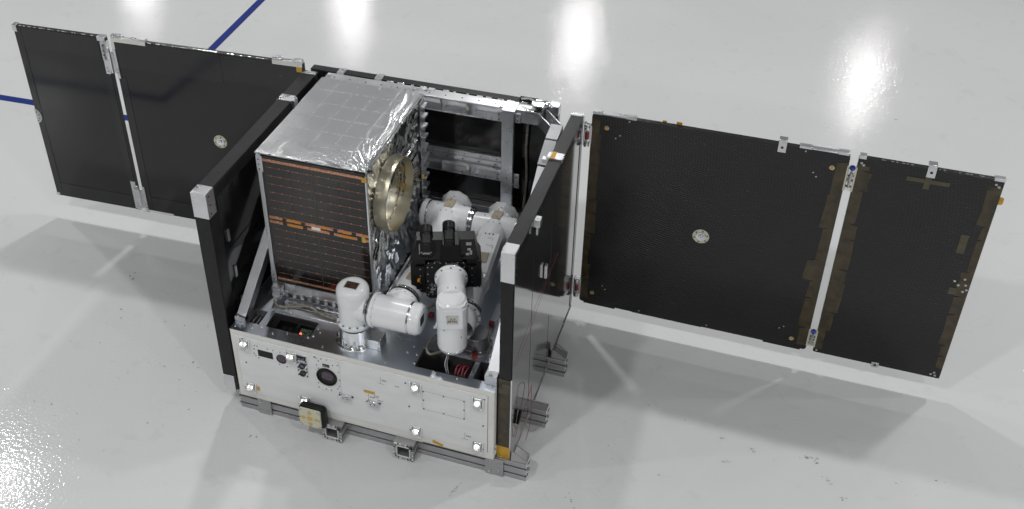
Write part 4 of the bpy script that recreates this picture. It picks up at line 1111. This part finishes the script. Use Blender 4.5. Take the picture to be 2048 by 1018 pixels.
# branch towards the back
Y = Vector((0, 1, 0)); Bc = Vector((.612, .098, zb))
b = MB().use('arm').lathe(Bc, Y, [(0, 0), (0, .050), (.055, .050), (.060, .0585), (.072, .0585), (.073, .05)], 48)
b.use('steel'); ring_bolts(b, Bc+Y*.062, -Y, .0550, 12, .003, .003)
b.use('seal').lathe(Bc+Y*.073, Y, [(0, 0), (0, .0565), (.010, .0565), (.010, 0)], 44)
b.use('alu_pol').lathe(Bc+Y*.083, Y, [(0, 0), (0, .0575), (.009, .0575), (.009, .05)], 44)
b.build('branch', j2, .001)
# left long link
SZ = .580; S1 = Vector((.603, .685, SZ)); S2 = Vector((.797, .670, SZ))
p0 = Bc+Y*.092; L = (S1-p0).length; d = (S1-p0).normalized()
b = MB().use('arm').lathe(p0, d, [(0, 0), (0, .053), (.02, .052), (.06, .050), (.11, .047), (.14, .040), (L-.15, .040), (L-.11, .047), (L-.06, .052), (L, .053)], 44)
b.use('beige').prism(rrect(.034, .042, .006), p0+Vector((.006, .058, .0485)), (1, 0, 0), (0, 1, 0), (0, 0, 1), .004)
b.build('link', arm, .001)
# the pair of shoulder joints at the back
for i, Sx in enumerate((S1, S2)):
    b = MB().use('arm')
    b.lathe(Sx-X*.085, X, [(0, .046), (.010, .053), (.085, .055), (.085, 0)] if i == 0 else [(0, .050), (.085, .055), (.085, 0)], 44)
    b.lathe(Sx, X, [(0, 0), (0, .055), (.075, .053), (.0855, .050)] if i == 0 else [(0, 0), (0, .055), (.065, .053), (.075, .050)], 44)
    b.lathe(Sx-Y*.05, Y, [(0, 0), (0, .052), (.04, .056), (.08, .056), (.118, .053), (.126, .0575), (.140, .0590), (.148, .055), (.150, .045), (.152, 0)], 44)
    # faceted rim of the dome
    b.lathe(Sx+Y*.080, Y, [(0, .055), (.004, .0615), (.014, .0615), (.016, .05)], 10)
    b.use('beige').prism(rrect(.036, .050, .007), Sx+Vector((.0, .012, .0552)), (1, 0, 0), (0, 1, 0), (0, 0, 1), .004)
    b.use('bolt_dark')
    for (u, v) in ((-.003, .028), (.003, -.004)): b.cyl(Sx+Vector((u, v+.001, .059)), Sx+Vector((u, v+.001, .0605)), .0022, 6)
    for (u, v, z) in ((0, .062, .0535), (-.006, .048, .0545), (.022, -.03, .049), (-.022, -.032, .048), (.0, -.032, .053), (.055, .02, .051), (-.045, .0, .0535)): b.cyl(Sx+Vector((u, v, z-.003)), Sx+Vector((u, v, z+.0022)), .0022, 6)
    e = -1 if i == 0 else 1
    b.use('alu_pol').lathe(Sx+X*e*.076, X*e, [(0, .05), (0, .0525), (.008, .0525), (.008, .045)], 40)
    b.use('arm').lathe(Sx+X*e*.084, X*e, [(0, 0), (0, .0565), (.014, .0565), (.022, .050), (.022, 0)], 12)
    b.use('steel'); ring_bolts(b, Sx+X*e*.106, X*e, .042, 8, .004, .003)
    b.build('joint', arm, .002)
b = MB().use('alu_pol').lathe(S1+X*.085, X, [(0, .048), (0, .0535), (.007, .0535), (.007, .05), (.010, .05), (.010, .0535), (.017, .0535), (.017, .045)], 44)
b.use('seal').lathe(S1+X*.0925, X, [(0, .0498), (.004, .0498)], 40); b.build('clamp_band', arm, .0006)
# right long link: boxy cover
q0 = S2-Y*.05; q1 = Vector((.838, .175, .575)); d = (q1-q0).normalized(); L = (q1-q0).length
side = Vector((-d.y, d.x, 0)).normalized()*-1; up = side.cross(d); 
if up.z < 0: up = -up; side = -side
def lk(t, s, h): return q0+d*t+side*s+up*h
b = MB().use('arm')
b.lathe(q0-d*.005, d, [(0, .054), (.03, .052), (.06, .046), (L-.13, .040), (L-.10, .043), (L-.03, .047), (L, .049), (L, 0)], 40)
def sect(t, wd, hh): return [lk(t, -wd, -hh*.6), lk(t, wd, -hh*.6), lk(t, wd, hh*.55), lk(t, wd*.62, hh), lk(t, -wd*.78, hh), lk(t, -wd, hh*.7)]
b.hexa(sect(.045, .048, .050), sect(.27, .046, .046)); b.hexa(sect(.2705, .045, .044), sect(L-.14, .038, .036))
b.use('plate')
b.prism([(0, 0), (.022, 0), (.022, .003), (.003, .003), (.003, .016), (0, .016)], lk(.075, -.020, .0502), side, d, up, .0012)
b.prism([(0, 0), (.028, 0), (.028, .003), (.003, .003), (.003, .020), (0, .020)], lk(.115, -.028, .0498), side, d, up, .0012)
b.use('beige').prism([(-.024, 0), (.020, 0), (.020, .055), (-.024, .055)], lk(.160, 0, .0486), side, d, up, .0014)
b.use('arm').prism([(-.008, 0), (.006, 0), (.006, .11), (-.008, .13)], lk(.17, .030, .0475), side, d, up, .004)
b.use('bolt_dark')
for k in range(3): b.cyl(lk(.052, -.014+k*.014, .049), lk(.052, -.014+k*.014, .0525), .003, 8)
for k in range(6): c = lk(.09+k*.048, .0455-.0009*k, .018); b.bar(c-up*.006-d*.005, c+up*.006+d*.003, .003, .003)
b.build('link', arm, .0015)
# wrist joint, upright, with the logo plate
ang = math.radians(20); fw = Vector((math.sin(ang), -math.cos(ang), 0)); rt = Vector((math.cos(ang), math.sin(ang), 0))
G = Vector((.818, .100, 0))
b = MB().use('arm').lathe(G+Z*.487, Z, [(0, 0), (0, .042), (.003, .0465), (.014, .051), (.015, .0485), (.0165, .051), (.06, .0515), (.155, .0515), (.205, .0515), (.217, .049), (.222, .043), (.223, 0)], 48)
b.use('copper').lathe(G+Z*.4865, Z, [(0, .0415), (.001, .0438), (.002, .043)], 40)
b.use('alu_pol').lathe(G+Z*.501, Z, [(0, .0487), (0, .0513), (.0022, .0513), (.0022, .049)], 48)
# front cover
b.use('arm')
def cov(h0, h1, w0, w1, f):
    return [G+rt*(-w0)+Z*h0+fw*f, G+rt*w0+Z*h0+fw*f, G+rt*w1+Z*h1+fw*f, G+rt*(-w1)+Z*h1+fw*f]
cv0 = []
pr = [(-.0525, .0), (-.0525, .022), (-.046, .042), (-.034, .0525), (.034, .0525), (.046, .042), (.0525, .022), (.0525, 0)]
O = G+Z*.612
b.prism(pr, O, rt, fw, Z, .080)
b.prism([(p[0]*.94, p[1]*.93) for p in pr], O+Z*.0802, rt, fw, Z, .012)
b.use('bolt_dark')
for (u, h) in ((-.028, .607), (.030, .575)): b.cyl(G+rt*u+fw*.049+Z*h, G+rt*u+fw*.0535+Z*h, .0018, 6)
wj = b.build('wrist_joint', arm, .004, bseg=3)
# ring where the long link meets the wrist
d2 = (q1-G-Z*.575).normalized()
b = MB().use('arm').lathe(q1-d*0, d, [(0, .040), (0, .057), (.010, .058), (.014, .050), (.075, .046)], 44)
b.use('seal').lathe(q1-d*.010, d, [(0, 0), (0, .055), (.010, .055), (.010, 0)], 44)
b.use('alu_pol').lathe(q1-d*.019, d, [(0, 0), (0, .056), (.009, .056), (.009, .05)], 44)
b.use('steel'); ring_bolts(b, q1+d*.010, d, .054, 12, .003, .003)
b.build('link_flange', wj, .001)
b = MB().use('alu_pol').box(.868, .118, .515, .872, .150, .535).use('arm').lathe((.836, .135, .49), Z, [(0, 0), (0, .018), (.06, .018), (.075, .010), (.076, 0)], 20); b.build('side_housing', wj, .002)
# logo plate with its lettering
PO = G+fw*.0527+Z*.654
b = MB().use('alu_pol').prism(rrect(.042, .037, .003), PO, rt, Z, fw, .0016).use('plate').prism(rrect(.038, .033, .002), PO+fw*.0017, rt, Z, fw, .0008)
b.use('bolt_dark')
for (u, v) in ((-.0165, .0145), (.0165, .0145), (-.0165, -.0145), (.0165, -.0145)): b.cyl(PO+rt*u+Z*v+fw*.0025, PO+rt*u+Z*v+fw*.0034, .0014, 8)
lpn = b.build('logo_plate', wj, .0004)
b = MB().use('ink')
for u in (-.0075, .003): b.prism([(u, 0), (u+.0025, .0004), (u+.0085, .0075), (u+.0045, .0068)], PO+Z*.0008+fw*.0026, rt, Z, fw, .0005)
b.build('emblem', lpn)
cu = bpy.data.curves.new('lettering', 'FONT'); cu.body = 'GITAI'; cu.size = .0115; cu.align_x = 'CENTER'; cu.align_y = 'CENTER'; cu.extrude = .0002; cu.offset = .00042; cu.space_character = 1.12
to = bpy.data.objects.new('lettering_source', cu); COL.objects.link(to)
bpy.context.view_layer.update()
me = bpy.data.meshes.new_from_object(to.evaluated_get(bpy.context.evaluated_depsgraph_get()))
bpy.data.objects.remove(to); bpy.data.curves.remove(cu)
lt = bpy.data.objects.new('lettering', me); COL.objects.link(lt); me.materials.clear(); me.materials.append(M['ink'])
R3 = Matrix((rt, Z, fw)).transposed()
me.transform(R3.to_4x4()); lt.parent = lpn; lt.location = PO-Z*.0058+fw*.0028-WL[lpn]; WL[lt] = PO
# bundle of wires hanging under the wrist
b = MB()
for k, mm in enumerate(('white_wire', 'red_wire', 'blue', 'white_wire')):
    o = Vector((.001*k-.004, .002*(k % 2), 0))
    b.use(mm).tube(smooth([G+o+Vector((-.006, -.02, .492)), G+o+Vector((-.007, -.026, .46)), G+o*2+Vector((-.010, -.030, .425)), G+o+Vector((-.004, -.034, .385))]), .0020, 6)
b.build('wire_bundle', arm)
# forearm tube reaching the gripper box
f0 = G+Z*.672; bk = -fw
b = MB().use('arm').lathe(f0+bk*.02, bk, [(0, 0), (0, .0485), (.038, .0485), (.0385, .0465), (.0405, .0465), (.041, .0488), (.105, .0485), (.112, .0565), (.122, .0575), (.123, .05)], 48)
b.use('steel'); ring_bolts(b, f0+bk*.1315, fw, .0535, 10, .0028, .003, ph=.2)
b.use('alu_pol').lathe(f0+bk*.143, bk, [(0, .05), (0, .0575), (.010, .0585), (.010, .05)], 44)
b.use('grey_ink')
for u in (-.012, .014):
    b.bar(f0+bk*.030+rt*u+Z*.0465, f0+bk*.040+rt*u+Z*.0465, .0025, .003)
b.build('forearm', arm, .001)
# black camera gripper
K0 = f0+bk*.153-rt*.017
def k(u, w, h): return K0+rt*u+bk*w+Z*h
b = MB().use('black_satin')
oct_ = lambda w, lo, hi, hw, c: [(-hw, lo+c), (-hw+c, lo), (hw-c, lo), (hw, lo+c), (hw, hi-c), (hw-c, hi), (-hw+c, hi), (-hw, hi-c)]
# main body, prism extruded along the forearm axis
b.prism(oct_(0, -.098, .060, .070, .012), k(0, 0, 0), rt, Z, bk, .105)
# side bulges
for s in (-1, 1):
    b.prism([(s*.071, -.085), (s*.110, -.072), (s*.122, -.050), (s*.122, .045), (s*.113, .062), (s*.071, .062)], k(0, .012, 0), rt, Z, bk, .095)
    b.prism([(s*.074, -.06), (s*.104, -.06), (s*.104, .04), (s*.074, .04)], k(0, .004, 0), rt, Z, bk, .0075)
# sloping roof
b.hexa([k(-.112, .012, .0625), k(.112, .012, .0625), k(.112, .105, .0625), k(-.112, .105, .0625)], [k(-.100, .060, .112), k(.100, .060, .112), k(.100, .100, .118), k(-.100, .100, .118)])
# mounts of the two cameras
b.hexa([k(-.020, .004, .0605), k(.058, .004, .0605), k(.058, .070, .0605), k(-.020, .070, .0605)], [k(-.010, .030, .112), k(.045, .030, .112), k(.045, .090, .122), k(-.010, .090, .122)])
b.use('steel')
for s in (-1, 1):
    for h in (-.08, -.05, -.02, .01, .04): b.lathe(k(s*.063, -.0002, h), fw, [(0, .0026), (.002, .0022), (.002, 0)], 8); b.lathe(k(s*.048, -.0002, h), fw, [(0, .0022), (.0015, .002), (.0015, 0)], 8) if h in (-.08, -.05, .04) else None
    for h in (.075, .088, .101): b.lathe(k(s*.094, .022+(h-.0625)*.95, h+.002), fw+Z, [(0, .0028), (.003, .0025), (.003, 0)], 8); b.lathe(k(s*.062, .022+(h-.0625)*.95, h+.002), fw+Z, [(0, .0025), (.003, .0022), (.003, 0)], 8)
for u in range(7): b.lathe(k(-.06+u*.02, .001, .0575), fw, [(0, .0022), (.0015, .002), (.0015, 0)], 8)
b.use('orange').box(*k(-.100, -.004, -.02), *k(-.088, .006, -.010))
b.use('sticker')
for (u0, h0, u1, h1) in ((-.055, -.062, -.038, -.052), (-.058, -.074, -.044, -.068), (-.044, -.046, -.036, -.036), (-.052, -.045, -.047, -.040)):
    b.prism([(u0, h0), (u1, h0), (u1, h1), (u0, h1)], k(0, -.0003, 0), rt, Z, fw, .0005)
sl = (bk*.048+Z*.0495).normalized(); nn = (fw*.0495+Z*.048).normalized()
for (u0, t0, u1, t1) in ((.070, .048, .088, .058), (.074, .030, .086, .038), (.068, .014, .080, .022), (.082, .016, .090, .030), (-.092, .02, -.088, .055), (-.084, .015, -.078, .045), (-.075, .03, -.070, .05)):
    b.prism([(u0, t0), (u1, t0), (u1, t1), (u0, t1)], k(0, .012, .0627), rt, sl, nn, .0012)
b.use('black_plastic')
for s in (-1, 1):
    b.prism([(s*.078, .046), (s*.112, .046), (s*.108, .066), (s*.082, .066)], k(0, .020, 0), rt, Z, bk, .06)
    b.prism([(s*.050, .064), (s*.066, .064), (s*.066, .084), (s*.050, .080)], k(0, .018, 0), rt, Z, bk, .07)
    b.prism([(s*.086, -.088), (s*.100, -.088), (s*.104, -.066), (s*.086, -.066)], k(0, .03, 0), rt, Z, bk, .04)
b.use('steel')
for s in (-1, 1):
    for h in (-.06, -.03, 0, .03): b.lathe(k(s*.089, .0035, h), fw, [(0, .0022), (.0016, .002), (.0016, 0)], 8)
b.use('sticker')
for q_ in range(9):
    u_, h_ = random.uniform(-.06, -.03), random.uniform(-.085, -.03); b.prism([(u_, h_), (u_+random.uniform(.003, .009), h_+random.uniform(-.003, .003)), (u_+.004, h_+random.uniform(.003, .008))], k(0, -.0004, 0), rt, Z, fw, .0006)
grip = b.build('camera_gripper', arm, .0022)
for (u, w0) in ((.012, .035), (-.066, .015)):
    b = MB().use('black_plastic')
    b.prism([(-.019, 0), (.019, 0), (.019, .050), (.013, .056), (-.013, .056), (-.019, .050)], k(u, w0, .078), rt, Z, bk, .050)
    b.prism(rrect(.026, .040, .004), k(u, w0-.0005, .112), rt, Z, fw, .006)
    b.lathe(k(u, w0+.060, .120), (bk+Z*.28).normalized(), [(-.045, 0), (-.045, .018), (.0, .019), (.004, .0225), (.034, .0225), (.036, .019), (.030, .017), (.030, 0)], 32)
    b.use('sticker').prism([(-.013, 0), (.013, 0), (.013, .008), (-.013, .008)], k(u, w0-.0066, .090), rt, Z, fw, .0012)
    b.use('steel')
    for s in (-1, 1): b.lathe(k(u+s*.0165, w0-.0002, .094), fw, [(0, .003), (.002, .0026), (.002, 0)], 8)
    b.build('camera', grip, .0015)

# blue cap and cable behind the arm
b = MB().use('blue_cloth').prism([(0, 0), (.05, 0), (.035, .05), (.012, .06)], (.555, .235, ZD+.0015), (1, 0, 0), (0, 0, 1), (0, 1, 0), .03); b.build('blue_cap', deck, .006)
b = MB().use('grey_cable').tube(smooth([(.78, .19, ZD+.02), (.735, .16, ZD+.04), (.715, .125, ZD+.02), (.735, .10, ZD+.007), (.78, .14, ZD+.006)]), .005, 8)
b.tube(smooth([(.64, .30, ZD+.02), (.70, .33, ZD+.05), (.76, .34, ZD+.03), (.83, .36, ZD+.01)]), .006, 8)
build_islands(b, 'deck_cable', deck); b = MB().use('red').prism([(0, 0), (.022, 0), (.018, .014), (.004, .014)], (.875, .137, ZD+.0015), (1, 0, 0), (0, 1, 0), (0, 0, 1), .014).prism([(0, 0), (.018, 0), (.018, .014), (0, .014)], (.885, .30, ZD+.0105), (1, 0, 0), (0, 1, 0), (0, 0, 1), .016).prism([(0, 0), (.018, 0), (.018, .014), (0, .014)], (.66, .29, ZD+.0015), (1, 0, 0), (0, 1, 0), (0, 0, 1), .012)
build_islands(b, 'red_cap', deck)

bpy.context.view_layer.update()
